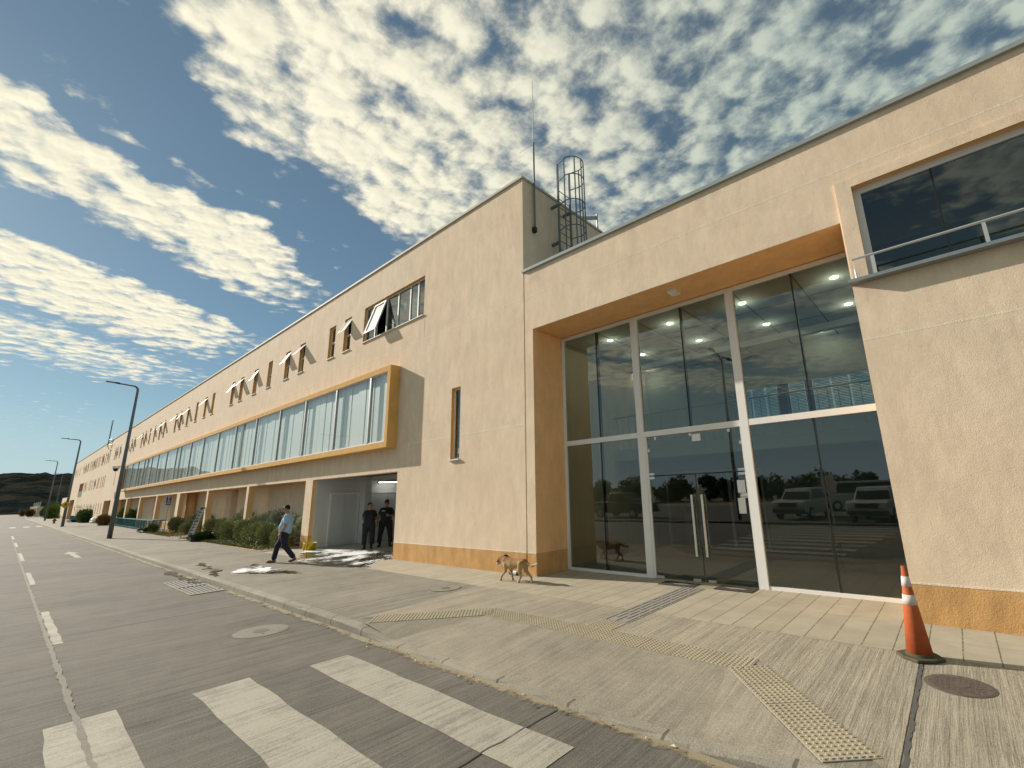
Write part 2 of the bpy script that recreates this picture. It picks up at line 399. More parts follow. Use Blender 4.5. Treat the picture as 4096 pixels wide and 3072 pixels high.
# ------------------------------------------------------------------ mesh helpers
class MB:
    def __init__(s): s.v = []; s.f = []; s.m = []; s.cur = 0
    def add(s, vs, fs):
        o = len(s.v); s.v += [tuple(p) for p in vs]; s.f += [tuple(i + o for i in f) for f in fs]; s.m += [s.cur] * len(fs); return s
    def quad(s, a, b, c, d): return s.add((a, b, c, d), ((0, 1, 2, 3),))
    def box(s, x0, x1, y0, y1, z0, z1):
        vs = [(x, y, z) for z in (z0, z1) for y in (y0, y1) for x in (x0, x1)]
        return s.add(vs, ((0, 2, 3, 1), (4, 5, 7, 6), (0, 1, 5, 4), (2, 6, 7, 3), (0, 4, 6, 2), (1, 3, 7, 5)))
    def obox(s, c, ax, ay, az):                    # oriented box: centre and three half axes
        c, ax, ay, az = map(Vector, (c, ax, ay, az))
        vs = [c + i * ax + j * ay + k * az for k in (-1, 1) for j in (-1, 1) for i in (-1, 1)]
        return s.add(vs, ((0, 2, 3, 1), (4, 5, 7, 6), (0, 1, 5, 4), (2, 6, 7, 3), (0, 4, 6, 2), (1, 3, 7, 5)))
    def tube(s, pts, r, n=8, caps=True):
        pts = [Vector(p) for p in pts]; rs = r if isinstance(r, (list, tuple)) else [r] * len(pts)
        vs = []; ref = None
        for i, p in enumerate(pts):
            d = (pts[min(i + 1, len(pts) - 1)] - pts[max(i - 1, 0)]).normalized()
            if ref is None: ref = Vector((1, 0, 0)) if abs(d.x) < .8 else Vector((0, 1, 0))
            a = d.cross(ref).normalized(); ref = a.cross(d) ; bq = ref
            vs += [p + rs[i] * (math.cos(2 * math.pi * k / n) * a + math.sin(2 * math.pi * k / n) * bq) for k in range(n)]
        fs = [(i * n + k, i * n + (k + 1) % n, (i + 1) * n + (k + 1) % n, (i + 1) * n + k) for i in range(len(pts) - 1) for k in range(n)]
        if caps: fs += [tuple(range(n))[::-1], tuple(range((len(pts) - 1) * n, len(pts) * n))]
        return s.add(vs, fs)
    def lathe(s, prof, c=(0, 0, 0), n=24, sq=None):   # profile of (radius, z) round a vertical axis
        vs = [(c[0] + r * math.cos(2 * math.pi * k / n), c[1] + r * math.sin(2 * math.pi * k / n), c[2] + z) for r, z in prof for k in range(n)]
        fs = [(i * n + k, i * n + (k + 1) % n, (i + 1) * n + (k + 1) % n, (i + 1) * n + k) for i in range(len(prof) - 1) for k in range(n)]
        fs += [tuple(range(n))[::-1], tuple(range((len(prof) - 1) * n, len(prof) * n))]
        return s.add(vs, fs)
    def prism(s, poly, a, b, axis=2):               # polygon extruded along an axis
        def p3(q, h): return (q[0], q[1], h) if axis == 2 else ((q[0], h, q[1]) if axis == 1 else (h, q[0], q[1]))
        n = len(poly); vs = [p3(q, a) for q in poly] + [p3(q, b) for q in poly]
        fs = [tuple(range(n))[::-1], tuple(range(n, 2 * n))] + [(i, (i + 1) % n, n + (i + 1) % n, n + i) for i in range(n)]
        return s.add(vs, fs)
    def holes(s, x0, x1, z0, z1, hs, y):             # vertical wall (facing -Y) with rectangular holes
        xs = sorted({x0, x1, *[a for h in hs for a in h[:2] if x0 < a < x1]}); zs = sorted({z0, z1, *[a for h in hs for a in h[2:4] if z0 < a < z1]})
        o = len(s.v); nz = len(zs); s.v += [(x, y, z) for x in xs for z in zs]
        for i in range(len(xs) - 1):
            for j in range(nz - 1):
                cx, cz = (xs[i] + xs[i + 1]) / 2, (zs[j] + zs[j + 1]) / 2
                if any(h[0] < cx < h[1] and h[2] < cz < h[3] for h in hs): continue
                s.f.append((o + i * nz + j, o + (i + 1) * nz + j, o + (i + 1) * nz + j + 1, o + i * nz + j + 1)); s.m.append(s.cur)
        return s
    def build(s, name, mats, parent=None, smooth=False, bevel=0, local=None):
        me = bpy.data.meshes.new(name); me.from_pydata(s.v, [], s.f)
        for m in ([mats] if isinstance(mats, str) else mats): me.materials.append(MATS[m])
        me.polygons.foreach_set('material_index', s.m)
        bm = bmesh.new(); bm.from_mesh(me); bmesh.ops.recalc_face_normals(bm, faces=bm.faces); bm.to_mesh(me); bm.free()
        if smooth: me.polygons.foreach_set('use_smooth', [True] * len(me.polygons))
        me.update()
        o = bpy.data.objects.new(name, me); COL.objects.link(o)
        if local is not None: o.location = local
        if parent is not None: adopt(o, parent)
        if bevel:
            bv = o.modifiers.new('bevel', 'BEVEL'); bv.width = bevel; bv.segments = 2; bv.limit_method = 'ANGLE'
        return o
WM = {}
def wmat(o):
    M = Matrix.LocRotScale(o.location, o.rotation_euler, o.scale)
    return (wmat(o.parent) @ o.matrix_parent_inverse @ M) if o.parent else M
def adopt(o, p, keep=True):
    o.parent = p
    o.matrix_parent_inverse = wmat(p).inverted() if keep else Matrix()
def tag(o, label=None, cat=None, group=None, kind=None):
    if label: o['label'] = label
    if cat: o['category'] = cat
    if group: o['group'] = group
    if kind: o['kind'] = kind
    return o
def empty(name, loc, label=None, cat=None, group=None, rz=0):
    o = bpy.data.objects.new(name, None); COL.objects.link(o); o.location = loc; o.rotation_euler = (0, 0, rz); o.empty_display_size = .2
    return tag(o, label, cat, group)
def copy_tree(o, parent=None):
    c = o.copy(); COL.objects.link(c)
    if parent is not None: c.parent = parent
    for ch in list(o.children): copy_tree(ch, c)
    return c
def struct(o): o['kind'] = 'structure'; return o

# ================================================================== THE GROUND
Zr = -.13
struct(MB().quad((-2500, -2500, -.16), (2500, -2500, -.16), (2500, 2500, -.16), (-2500, 2500, -.16)).build('ground', 'dry_ground'))
struct(MB().box(-420, 120, -7.2, 3.71, -.22, Zr).build('road', 'road_concrete'))
struct(MB().box(-120, 60, -30, -7.2, -.22, -.09).build('parking_lot', 'asphalt_far'))
pv = MB()
pv.add([(-178, 3.82, 0), (-7.24, 3.82, 0), (-6.06, 5.13, 0), (-2.19, 5.13, 0), (-1.04, 3.82, 0), (60, 3.82, 0), (60, 6.63, 0), (-2.19, 6.63, 0), (-6.06, 6.63, 0), (-7.24, 6.63, 0), (-178, 6.63, 0)],
       ((0, 1, 9, 10), (1, 2, 8, 9), (2, 3, 7, 8), (3, 4, 5, 6, 7)))
pv.quad((-178, 6.63, 0), (-20.9, 6.63, 0), (-20.9, 9.2, 0), (-178, 9.2, 0))
struct(pv.build('pavement', 'pavement_concrete'))
# lighter exposed-aggregate slab in front of the entrance
ex = MB(); ex.add([(-7.35, 3.86, .004), (-7.62, 3.9, .004)], ())
ex = MB(); ex.add([(-7.66, 3.95, .004), (-6.30, 5.45, .004), (-2.02, 5.45, .004), (-.62, 3.90, .004), (-.62, 6.62, .004), (-8.05, 6.62, .004)], ((0, 1, 5), (1, 2, 4, 5), (2, 3, 4)))
struct(ex.build('entrance_slab', 'exposed_concrete'))
ex = MB().quad((-.575, 3.84, .004), (30, 3.84, .004), (30, 6.62, .004), (-.575, 6.62, .004)); struct(ex.build('side_slab', 'exposed_concrete'))
rp = MB(); rp.add([(-7.24, 3.82, 0), (-6.5, 3.82, -.1), (-1.9, 3.82, -.1), (-1.04, 3.82, 0), (-2.19, 5.13, 0), (-6.06, 5.13, 0)], ((0, 1, 5), (1, 2, 4, 5), (2, 3, 4)))
struct(rp.build('ramp', 'ramp_concrete'))
# tiled strip along the building, into the porch and into the passage
tl = MB().box(-20.9, 20, 6.63, 8.001, -.1, .004).box(-20.3, -13.86, 8.001, 13.2, -.1, .004).box(-7.7, -.7, 8.001, 9.3, -.1, .004)
struct(tl.build('tiled_strip', 'ribbed_tile'))
# kerb
kb = MB(); st_ = [-178, -9.6, -8.7, -8.0, -7.35, -6.95, -6.5, -4.5, -1.95, -1.5, -1.0, -.55, 60]
hh = [.006, .006, .006, .004, -.002, -.05, -.094, -.097, -.094, -.04, .0, .006, .006]
fine = []
for (a, b_, ha, hb) in zip(st_[:-1], st_[1:], hh[:-1], hh[1:]):
    nseg = max(1, int((b_ - a) / (.25 if a > -60 else 2.)))
    for k in range(nseg): fine.append((a + (b_ - a) * k / nseg, ha + (hb - ha) * k / nseg))
fine.append((60, .006)); kr = random.Random(3); P_ = []
for x, h in fine:
    j = lambda s: kr.uniform(-s, s)
    P_ += [(x, 3.69 + j(.006), -.2), (x, 3.70 + j(.008), h - .035 + j(.008)), (x, 3.725 + j(.01), h - .004 + j(.004)), (x, 3.825, h + .001), (x, 3.825, -.2)]
kb.add(P_, [(5 * i + k, 5 * i + k + 1, 5 * i + k + 6, 5 * i + k + 5) for i in range(len(fine) - 1) for k in range(4)])
struct(kb.build('kerb', 'kerb_concrete'))
# dusty gutter along the kerb
gu = MB(); gr_ = random.Random(5); xs = [-90 + i * .35 for i in range(int(95 / .35))]
P_ = [];
for x in xs: P_ += [(x, 3.69, Zr + .012), (x, 3.60 - gr_.uniform(0, .13), Zr + .003)]
gu.add(P_, [(2 * i, 2 * i + 1, 2 * i + 3, 2 * i + 2) for i in range(len(xs) - 1) if not (-16.6 < xs[i] < -13.4)])
struct(gu.build('gutter_dust', 'dust'))
struct(MB().box(-420, 120, -7.35, -7.2, -.2, -.02).build('far_kerb', 'kerb_concrete'))
struct(MB().box(-198, -166, 6.9, 7.4, -.16, .06).box(-215, -180, 4.2, 4.7, -.16, .05).build('kerb_island', 'kerb_concrete'))
lt_ = MB(); lr_ = random.Random(31)
for _ in range(150):
    x = -lr_.uniform(1.5, 22); y = 3.66 - abs(lr_.gauss(0, .07)); a = lr_.uniform(0, 6.28); l = lr_.uniform(.008, .028); c, s_ = math.cos(a) * l, math.sin(a) * l
    lt_.add([(x - c, y - s_, Zr + .014), (x + s_ * .5, y - c * .5, Zr + .022), (x + c, y + s_, Zr + .016), (x - s_ * .5, y + c * .5, Zr + .03)], ((0, 1, 2, 3),))
plain('litter', (.50, .45, .33), .9, var=.5, scale=30)
tag(lt_.build('gutter_litter', 'litter'), 'dry leaves and scraps scattered along the gutter', 'litter', None, 'stuff')
# road paint
rpn = MB(); zP = Zr + .004
def wpoly(mb, x0, x1, y0, y1, z, seed, n=14):
    r = random.Random(seed); A = [(x0 + (x1 - x0) * i / n, y0 + r.uniform(-.012, .012), z) for i in range(n + 1)]; B = [(x0 + (x1 - x0) * i / n, y1 + r.uniform(-.012, .012), z) for i in range(n + 1)]
    mb.add(A + B, [(i, i + 1, n + 2 + i, n + 1 + i) for i in range(n)])
for i, (y0, y1, xa) in enumerate(((2.72, 3.2, -6.52), (1.63, 2.15, -6.72), (.55, 1.04, -6.9), (-.55, -.04, -6.9), (-1.62, -1.12, -6.9), (-2.7, -2.2, -6.9), (-3.8, -3.3, -6.9), (-4.9, -4.4, -6.9), (-6., -5.5, -6.9))):
    wpoly(rpn, xa, -2.7 + .1 * i, y0, y1, zP, i)
struct(rpn.build('crossing_stripes', 'road_paint'))
ln = MB()
for i, (a, b_) in enumerate(((-14.45, -10.85), (-23.8, -19.93), (-35.2, -29.7), (-47, -41.5), (-60, -53))): wpoly(ln, a, b_, .81, .915, zP, 40 + i)
for x in (-93, -91.2): pass
wpoly(ln, -92.6, -87.4, 2.0, 2.5, zP, 50); wpoly(ln, -92.6, -87.4, 3.05, 3.55, zP, 51); wpoly(ln, -92.6, -87.4, .9, 1.4, zP, 52)
# straight-ahead arrow
ln.add([(-33.2, 2.34, zP), (-31.6, 2.60, zP), (-31.6, 2.43, zP), (-28.6, 2.45, zP), (-28.6, 2.27, zP), (-31.6, 2.25, zP), (-31.6, 2.10, zP)], ((0, 6, 5, 2, 1), (2, 5, 4, 3)))
struct(ln.build('lane_markings', 'road_paint'))
sm = MB(); r_ = random.Random(9); xs = [-60 + .12 * i for i in range(500)]; P_ = []
for x in xs:
    c = .775 + r_.uniform(-.008, .008); wv = .016 + r_.uniform(0, .022); P_ += [(x, c - wv, zP + .003), (x, c + wv, zP + .003)]
sm.add(P_, [(2 * i, 2 * i + 1, 2 * i + 3, 2 * i + 2) for i in range(len(xs) - 1)])
struct(sm.build('road_seam', 'lid_concrete'))
jm = MB(); xs = [-.2 + .12 * i for i in range(34)]; P_ = []
for y in xs:
    c = -3.25 + r_.uniform(-.012, .012); P_ += [(c - .003 - r_.uniform(0, .006), y, zP + .003), (c + .003 + r_.uniform(0, .006), y, zP + .003)]
jm.add(P_, [(2 * i, 2 * i + 1, 2 * i + 3, 2 * i + 2) for i in range(32) if xs[i] < 3.55])
P_ = []
for y in [3.85 + .06 * i for i in range(46)]:
    c = -.595 + r_.uniform(-.008, .008); P_ += [(c - .010 - r_.uniform(0, .012), y, .006), (c + .010 + r_.uniform(0, .012), y, .006)]
jm.add(P_, [(2 * i, 2 * i + 1, 2 * i + 3, 2 * i + 2) for i in range(45)])
plain('joint_filler', (.10, .095, .09), .9, var=.2, scale=15)
struct(jm.build('slab_joint', 'joint_filler'))
# tactile paving: dimpled blocks round the ramp, ribbed guide strip to the door
plain('tactile_yellow', (.345, .298, .208), .8, var=.22, scale=3.2, bmp=.25)
plain('tactile_joint', (.42, .39, .33), .9, var=.2, scale=9)
def strip(P0, P1, wdt, side):
    P0, P1 = Vector((*P0, 0)), Vector((*P1, 0)); d = (P1 - P0); L = d.length; d.normalize(); nrm = Vector((-d.y, d.x, 0)) * side
    return P0, d, nrm, L, wdt
tac = MB(); tj = MB()
def tactile(P0, P1, wdt, side, z=.0065, clip=None):
    P0, d, nrm, L, wdt = strip(P0, P1, wdt, side); pp = [(p.x, p.y) for p in (P0, P0 + L * d, P0 + L * d + wdt * nrm, P0 + wdt * nrm)]; tac.prism(pp, z - .06, z)
    nu, nv = int(L / .05), int(wdt / .05)
    for i in range(nu):
        for j in range(nv):
            c = P0 + d * (.025 + i * L / nu) + nrm * (.025 + j * wdt / nv)
            n = 7; vs = [(c.x + r * math.cos(2 * math.pi * k / n), c.y + r * math.sin(2 * math.pi * k / n), z + h) for r, h in ((.0165, -.001), (.010, .0075)) for k in range(n)]
            tac.add(vs, [(k, (k + 1) % n, n + (k + 1) % n, n + k) for k in range(n)] + [tuple(range(n, 2 * n))])
    k = 0.
    while k < L:
        c = P0 + d * k; tj.obox(c + nrm * wdt / 2 + Vector((0, 0, z + .001)), d * .006, nrm * wdt / 2, (0, 0, .0025)); k += .42
tactile((-7.28, 3.86), (-5.95, 5.255), .43, 1)
tactile((-6.25, 5.12), (-1.98, 5.13), .40, 1, .0072)
tactile((-2.17, 5.12), (-1.03, 3.84), .42, 1, .008)
tactile((-4.37, 5.53), (-3.93, 5.53), .40, 1)
tactile((-4.55, 8.62), (-3.75, 8.62), .40, 1)
struct(tac.build('tactile_paving', 'tactile_yellow')); struct(tj.build('tactile_joints', 'tactile_joint'))
plain('guide_grey', (.27, .255, .225), .85, var=.2, scale=6)
gs = MB().box(-4.375, -3.925, 5.94, 8.6, -.02, .0085)
for k in range(5):
    x = -4.325 + k * .0875
    y = 5.96 + (k % 2) * .16
    while y < 8.55:
        gs.box(x - .014, x + .014, y, min(y + .30, 8.58), .008, .015); y += .34
gs2 = gs; struct(gs.build('guide_strip', 'guide_grey'))

# planting bed along the arcade
plain('straw_mulch', (.36, .25, .10), .95, var=.4, scale=5, bmp=.8, bscale=25)
bd = MB(); r_ = random.Random(12); A = []; B = []
xs = [-48 + .3 * i for i in range(91)]
for x in xs: A.append((x, 6.72 + .12 * math.sin(x * .6) + r_.uniform(-.05, .05) + (.35 if x < -44 else 0), .008)); B.append((x, 9.1, .012))
n = len(xs); bd.add(A + B, [(i, i + 1, n + i + 1, n + i) for i in range(n - 1)])
struct(bd.build('planting_bed', 'straw_mulch'))
struct(MB().box(-36.9, -34.6, 6.7, 8.0, -.02, .045).build('stepping_slab', 'pave_stone_grey'))
struct(MB().box(-21.9, -20.95, 6.68, 8.0, -.02, .02).build('bed_edging', 'lid_concrete'))
def blades(name, mat, n, fx, h, wdt, label, seed):
    r = random.Random(seed); mb = MB()
    for i in range(n):
        x, y = fx(r); a = r.uniform(0, 6.28); hh_ = h * r.uniform(.4, 1.2); l = r.uniform(-.8, .8) * hh_; l2 = r.uniform(-.8, .8) * hh_; c, s_ = math.cos(a) * wdt, math.sin(a) * wdt
        mb.add([(x - c, y - s_, .01), (x + c, y + s_, .01), (x + l, y + l2, .01 + hh_)], ((0, 1, 2),))
    return tag(mb.build(name, mat), kind='stuff', label=label, cat='grass')
blades('dry_grass', 'straw', 9000, lambda r: (r.uniform(-46, -21.4), 6.75 + abs(r.gauss(0, .8)) if r.random() < .8 else r.uniform(6.8, 9)), .09, .012, 'straw coloured dry grass covering the bed under the shrubs', 1)
blades('green_grass', 'grass_green', 5500, lambda r: (r.uniform(-31, -21.9) if r.random() < .85 else r.uniform(-45, -40), 6.8 + abs(r.gauss(0, .45))), .10, .012, 'short green grass along the front edge of the shrub bed', 2)

# ================================================================== THE BUILDING
YF = 8.0
bld = empty('terminal_building', (-8, 8, 0), 'long beige stucco building with a projecting glass box and a glazed entrance', 'building')
WID = .62
up = [-18.01, -19.45, -22.66, -24.46, -26.91, -29.12, -31.58, -33.26, -37.5, -39.37, -41.72, -44.28, -46.57, -48.26, -52.48, -54.26, -56.64, -58.85, -61.18, -62.92, -67.2, -68.95, -71.34,
      -76.8, -79.2, -80.6, -85.47, -87.19, -89.22, -91.43, -92.57, -95.26, -96.49, -98.5, -99.5, -101.38, -102.76, -104.75, -106.61, -109.3, -110.4, -112.85, -114.21, -116.31, -122.58, -126.38, -129.7]
midw = [-85.85, -87.42, -89.28, -91.7, -92.8, -95.55, -96.7, -99.07, -101.1, -102.8, -106.55, -108.35, -110.0]
low = [-84.6, -87, -89.4, -91.9, -94.7, -96.2, -98.8, -101, -103.5, -105.6, -107.9, -110.2, -112.6, -115, -117.9]
HU = [(x - WID, x, 7.78, 9.23) for x in up]
HM = [(x - .55, x, 4.62, 6.03) for x in midw]
HL = [(x - .55, x, 1.13, 2.49) for x in low]
H_wide = (-16.92, -12.73, 7.79, 9.24)
H_slot = (-11.05, -10.63, 2.86, 4.96)
H_slot2 = (-77.42, -77.08, 4.61, 6.1)
H_loggia = (-118, -111.8, 3.8, 6.03)
H_door = (-82.6, -76.9, -.2, 2.71)
H_end = (-131, -122.2, -.2, 3.48)
BAYS = [(-20.34, -13.85), (-28.18, -21.04), (-35.66, -28.52), (-42.99, -36.02), (-50.7, -43.84), (-58.02, -51.13), (-65.22, -58.5), (-71.02, -65.84)]
HA = [(a, b_, -.2, 2.68) for a, b_ in BAYS]
ROOF = 10.60; XL, XR = -133.3, -8.0; YB = 24.
wall = MB(); wall.holes(XL, XR, -.2, ROOF, HU + HM + HL + HA + [H_wide, H_slot, H_slot2, H_loggia, H_door, H_end], YF)
wall.quad((XR, YF, -.2), (XR, YB, -.2), (XR, YB, ROOF), (XR, YF, ROOF)); wall.quad((XL, YF, -.2), (XL, YB, -.2), (XL, YB, ROOF), (XL, YF, ROOF))
wall.quad((XL, YB, -.2), (XR, YB, -.2), (XR, YB, ROOF), (XL, YB, ROOF))
MB().box(XL + .05, XR - .05, YF + .05, YB, ROOF - .2, ROOF - .12).build('roof', 'grey_metal', bld)
MB().box(XL - .03, XR + .03, YF - .05, YF + .22, ROOF, ROOF + .07).box(XR - .2, XR + .04, YF + .22, YB, ROOF, ROOF + .07).build('coping', 'coping_pale', bld)
# reveals in ochre, piers, plinth bands
rv = wall; rv.cur = 1
def reveal(mb, h, d, floor=True):
    x0, x1, z0, z1 = h; y0, y1 = YF + .001, YF + d
    mb.quad((x0, y0, z0), (x0, y1, z0), (x0, y1, z1), (x0, y0, z1)); mb.quad((x1, y0, z0), (x1, y1, z0), (x1, y1, z1), (x1, y0, z1))
    mb.quad((x0, y0, z1), (x1, y0, z1), (x1, y1, z1), (x0, y1, z1))
    if floor: mb.quad((x0, y0, z0), (x1, y0, z0), (x1, y1, z0), (x0, y1, z0))
for h in HU + HM + HL + [H_wide, H_slot, H_slot2]: reveal(rv, h, .17)
ar = wall; ar.cur = 2
for h in HA[1:]: reveal(ar, h, .28, False)
for h in (H_loggia, H_end): reveal(ar, h, 1.6, True)
reveal(ar, H_door, .8, False)
reveal(ar, HA[0], .15, False)
pl = wall; pl.cur = 3
def band(x0, x1, yf, z1=.49): pl.box(x0 - .003, x1 + .003, yf - .004, yf + .05, -.2, z1)
edges = [-8.0, -13.85] 
band(-13.85, -8.0, YF)
pr = [(-21.04, -20.34), (-28.52, -28.18), (-36.02, -35.66), (-43.84, -42.99), (-51.13, -50.7), (-58.5, -58.02), (-65.84, -65.22), (-76.9, -71.02), (-122.2, -82.6), (-133.3, -131)]
for a, b_ in pr: band(a, b_, YF)
for a, b_ in pr[:7]: pl.box(b_ - .002, b_ + .003, YF + .05, YF + (.145 if b_ > -21 else .28), -.2, .49)
wall.build('wall', ['stucco', 'stucco_ochre', 'stucco_peach', 'plinth_ochre'], bld)
jl = MB()
for z, a, b_ in ((6.91, XL, -8.05), (3.52, -133.3, -76.5), (3.53, -13.0, -11.1), (3.53, -10.58, -8.05)): jl.box(a, b_, YF - .0015, YF + .02, z - .018, z + .018)
for a, b_ in [(-13.85, -8.0)] + pr: jl.box(a, b_, YF - .0065, YF + .02, .49, .51)
jl.box(-12.672, -12.655, YF - .003, YF + .02, 6.925, 7.78)
for x in (-44.0, -74.2, -97.0): jl.box(x - .012, x + .012, YF - .003, YF + .02, 3.1, ROOF)
jl.build('render_joint', 'stucco_pale', bld)
# arcade inside: back wall, ceiling, round column, dark recess
bw = MB().holes(-71.6, -20.36, -.2, 2.75, [(-35.2, -33.9, .5, 2.66)], 9.1)
bw.quad((-71.3, 8.29, -.2), (-71.3, 9.1, -.2), (-71.3, 9.1, 2.75), (-71.3, 8.29, 2.75))
bw.box(-35.3, -33.8, 9.5, 9.6, .3, 2.75)
bw.quad((-35.2, 9.1, .5), (-35.2, 9.5, .5), (-35.2, 9.5, 2.66), (-35.2, 9.1, 2.66)); bw.quad((-33.9, 9.1, .5), (-33.9, 9.5, .5), (-33.9, 9.5, 2.66), (-33.9, 9.1, 2.66)); bw.quad((-35.2, 9.1, .5), (-35.2, 9.5, .5), (-33.9, 9.5, .5), (-33.9, 9.1, .5))
bw.build('arcade_back_wall', 'stucco', bld)
MB().box(-71.4, -20.36, 8.27, 9.15, 2.70, 2.78).build('arcade_ceiling', 'stucco_peach', bld)
MB().box(-71.3, -20.4, 9.06, 9.1 - .003, -.2, .49).build('arcade_plinth', 'plinth_ochre', bld)
MB().tube([(-43.6, 8.85, -.1), (-43.6, 8.85, 2.72)], .32, 20).build('arcade_column', 'stucco_peach', bld, smooth=True)
MB().quad((-131, 9.6, -.2), (-122.2, 9.6, -.2), (-122.2, 9.6, 3.5), (-131, 9.6, 3.5)).quad((-118, 9.6, 3.8), (-111.8, 9.6, 3.8), (-111.8, 9.6, 6.05), (-118, 9.6, 6.05)).build('recess_wall', 'stucco_peach', bld)
MB().box(-118, -111.8, 8.05, 8.1, 3.82, 4.75).build('loggia_parapet', 'grey_metal', bld)
MB().box(-82.6, -76.9, 8.75, 8.8, -.2, 2.71).box(-79.8, -79.7, 8.72, 8.75, -.1, 2.7).build('garage_door', 'grey_metal', bld)
# inner linings so that rooms behind the windows read as dark rooms
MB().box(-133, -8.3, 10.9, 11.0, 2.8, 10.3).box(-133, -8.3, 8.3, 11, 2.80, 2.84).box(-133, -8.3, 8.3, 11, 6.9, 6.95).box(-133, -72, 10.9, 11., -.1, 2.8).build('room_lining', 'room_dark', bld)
# low annex past the far end
an = MB().box(-150, -133.4, 8.0, 16, -.2, 4.2); an.build('annex_wall', 'stucco', bld)
MB().box(-150.05, -133.5, 7.995, 8.2, -.2, .6).build('annex_plinth', 'plinth_ochre', bld)

# ---- passage (white walls) behind the first opening
pg = MB().quad((-20.34, 8.149, -.1), (-20.25, 8.149, -.1), (-20.25, 8.149, 3.0), (-20.34, 8.149, 3.0)); pg.quad((-20.34, 8.149, 2.66), (-13.85, 8.149, 2.66), (-13.85, 8.149, 3.0), (-20.34, 8.149, 3.0))
pg.quad((-20.25, 8.15, -.1), (-20.25, 9.95, -.1), (-20.25, 9.95, 3.0), (-20.25, 8.15, 3.0)).box(-20.3, -19.75, 9.95, 10.2, -.1, 3.0)
pg.quad((-20.1, 10.2, -.1), (-20.1, 13.2, -.1), (-20.1, 13.2, 3.0), (-20.1, 10.2, 3.0)).quad((-20.3, 13.2, -.1), (-13.8, 13.2, -.1), (-13.8, 13.2, 3.0), (-20.3, 13.2, 3.0))
pg.quad((-13.85, 8.15, -.1), (-13.85, 13.2, -.1), (-13.85, 13.2, 3.0), (-13.85, 8.15, 3.0)); pg.box(-20.3, -13.8, 8.1, 13.3, 3.0, 3.1); pg.box(-20.25, -13.85, 10.2, 10.45, 2.62, 3.0)
pg.build('passage_walls', 'white_wall', bld)
def door2(y0, y1, x, nm):
    d = MB().box(x - .01, x + .03, y0 + .03, (y0 + y1) / 2 - .005, .05, 2.08).box(x - .01, x + .03, (y0 + y1) / 2 + .005, y1 - .03, .05, 2.08).build(nm, 'door_white', bld)
    MB().box(x - .01, x + .05, y0 - .03, y0 + .03, 0, 2.14).box(x - .01, x + .05, y1 - .03, y1 + .03, 0, 2.14).box(x - .01, x + .05, y0 + .03, y1 - .03, 2.08, 2.14).build('door_frame', 'white_metal', d)
    ym = (y0 + y1) / 2 + .06
    MB().lathe([(.0, 0), (.032, 0), (.036, .02), (.03, .045), (.0, .05)], (0, 0, 0), 12).build('door_knob', 'steel', d)
    k = d.children[-1]; k.matrix_parent_inverse = wmat(d).inverted(); k.location = (x + .03, ym, .95); k.rotation_euler = (0, R(90), 0)
door2(8.72, 10.0 - .1, -20.25, 'double_door'); door2(10.42, 11.9, -20.1, 'double_door')
lt = MB().box(-19.9, -19.72, 10.55, 11.55, 2.56, 2.66).build('ceiling_lamp', 'white_metal', bld); MB().box(-19.86, -19.76, 10.58, 11.52, 2.535, 2.56).build('lamp_tube', 'tube_glow', lt)

# ---- narrow windows (frame > pane, sash): one prototype at the wall, copied
def win_proto(name, W, H, sash=None):
    f = MB(); t = .045; y0, y1 = .11, .16
    f.box(0, t, y0, y1, 0, H).box(W - t, W, y0, y1, 0, H).box(t, W - t, y0, y1, 0, t).box(t, W - t, y0, y1, H - t, H)
    if H > 1: f.box(t, W - t, y0 - .02, y1, H * .5 - .03, H * .5 + .03)
    o = f.build(name, 'white_metal')
    s = MB().box(-.05, W + .03, -.05, .115, -.03, .0).build('sill', 'white_paint'); s.parent = o
    if sash is None:
        p = MB().box(t, W - t, .13, .14, t, H * .5 - .03 if H > 1 else H - t).box(t, W - t, .128, .138, H * .5 + .03, H - t).build('pane', 'window_glass'); p.parent = o
    else:
        p = MB().box(t, W - t, .13, .14, t, H * .5 - .03).build('pane', 'window_glass'); p.parent = o
        hs = H * .5 - .02; m = MB(); ca, sa = math.cos(sash), math.sin(sash)
        def q(x, a, b_): return (x, .09 - sa * a - ca * b_, H - .03 - ca * a + sa * -b_)
        def bar(x0, x1, a0, a1, d=.045):
            vs = [q(x, a, b_) for b_ in (0, d) for a in (a0, a1) for x in (x0, x1)]
            m.add(vs, ((0, 2, 3, 1), (4, 5, 7, 6), (0, 1, 5, 4), (2, 6, 7, 3), (0, 4, 6, 2), (1, 3, 7, 5)))
        w_ = .06; bar(0, w_, 0, hs); bar(W - w_, W, 0, hs); bar(w_, W - w_, 0, w_); bar(w_, W - w_, hs - w_, hs)
        m.cur = 1; bar(w_, W - w_, w_, hs - w_, .012)
        so_ = m.build('sash', ['white_metal', 'pale_pane']); so_.parent = o
    return o
SA = [None] + [R(a) for a in (20, 27, 36)]
protoU = [win_proto('narrow_window', WID, 1.45, s) for s in SA]; usedU = set()
protoS = [win_proto('narrow_window', .55, 1.40, s) for s in SA]; usedS = set()
def place(protos, used, k, x, z):
    if k not in used: o = protos[k]; used.add(k)
    else: o = copy_tree(protos[k])
    o.location = (x, YF, z); o.parent = bld; o.matrix_parent_inverse = wmat(bld).inverted()
openU = [2, 0, 3, 2, 0, 2, 3, 2, 0, 3, 0, 3, 2, 3, 3, 2, 2, 0, 2, 3, 2, 2, 3, 2, 2, 2]
wr = random.Random(4)
for i, h in enumerate(HU): place(protoU, usedU, openU[i] if i < len(openU) else wr.choice((0, 0, 1, 2, 3)), h[0], h[2])
for i, h in enumerate(HM): place(protoS, usedS, 2 if i in (5, 6, 11) else 0, h[0], h[2])
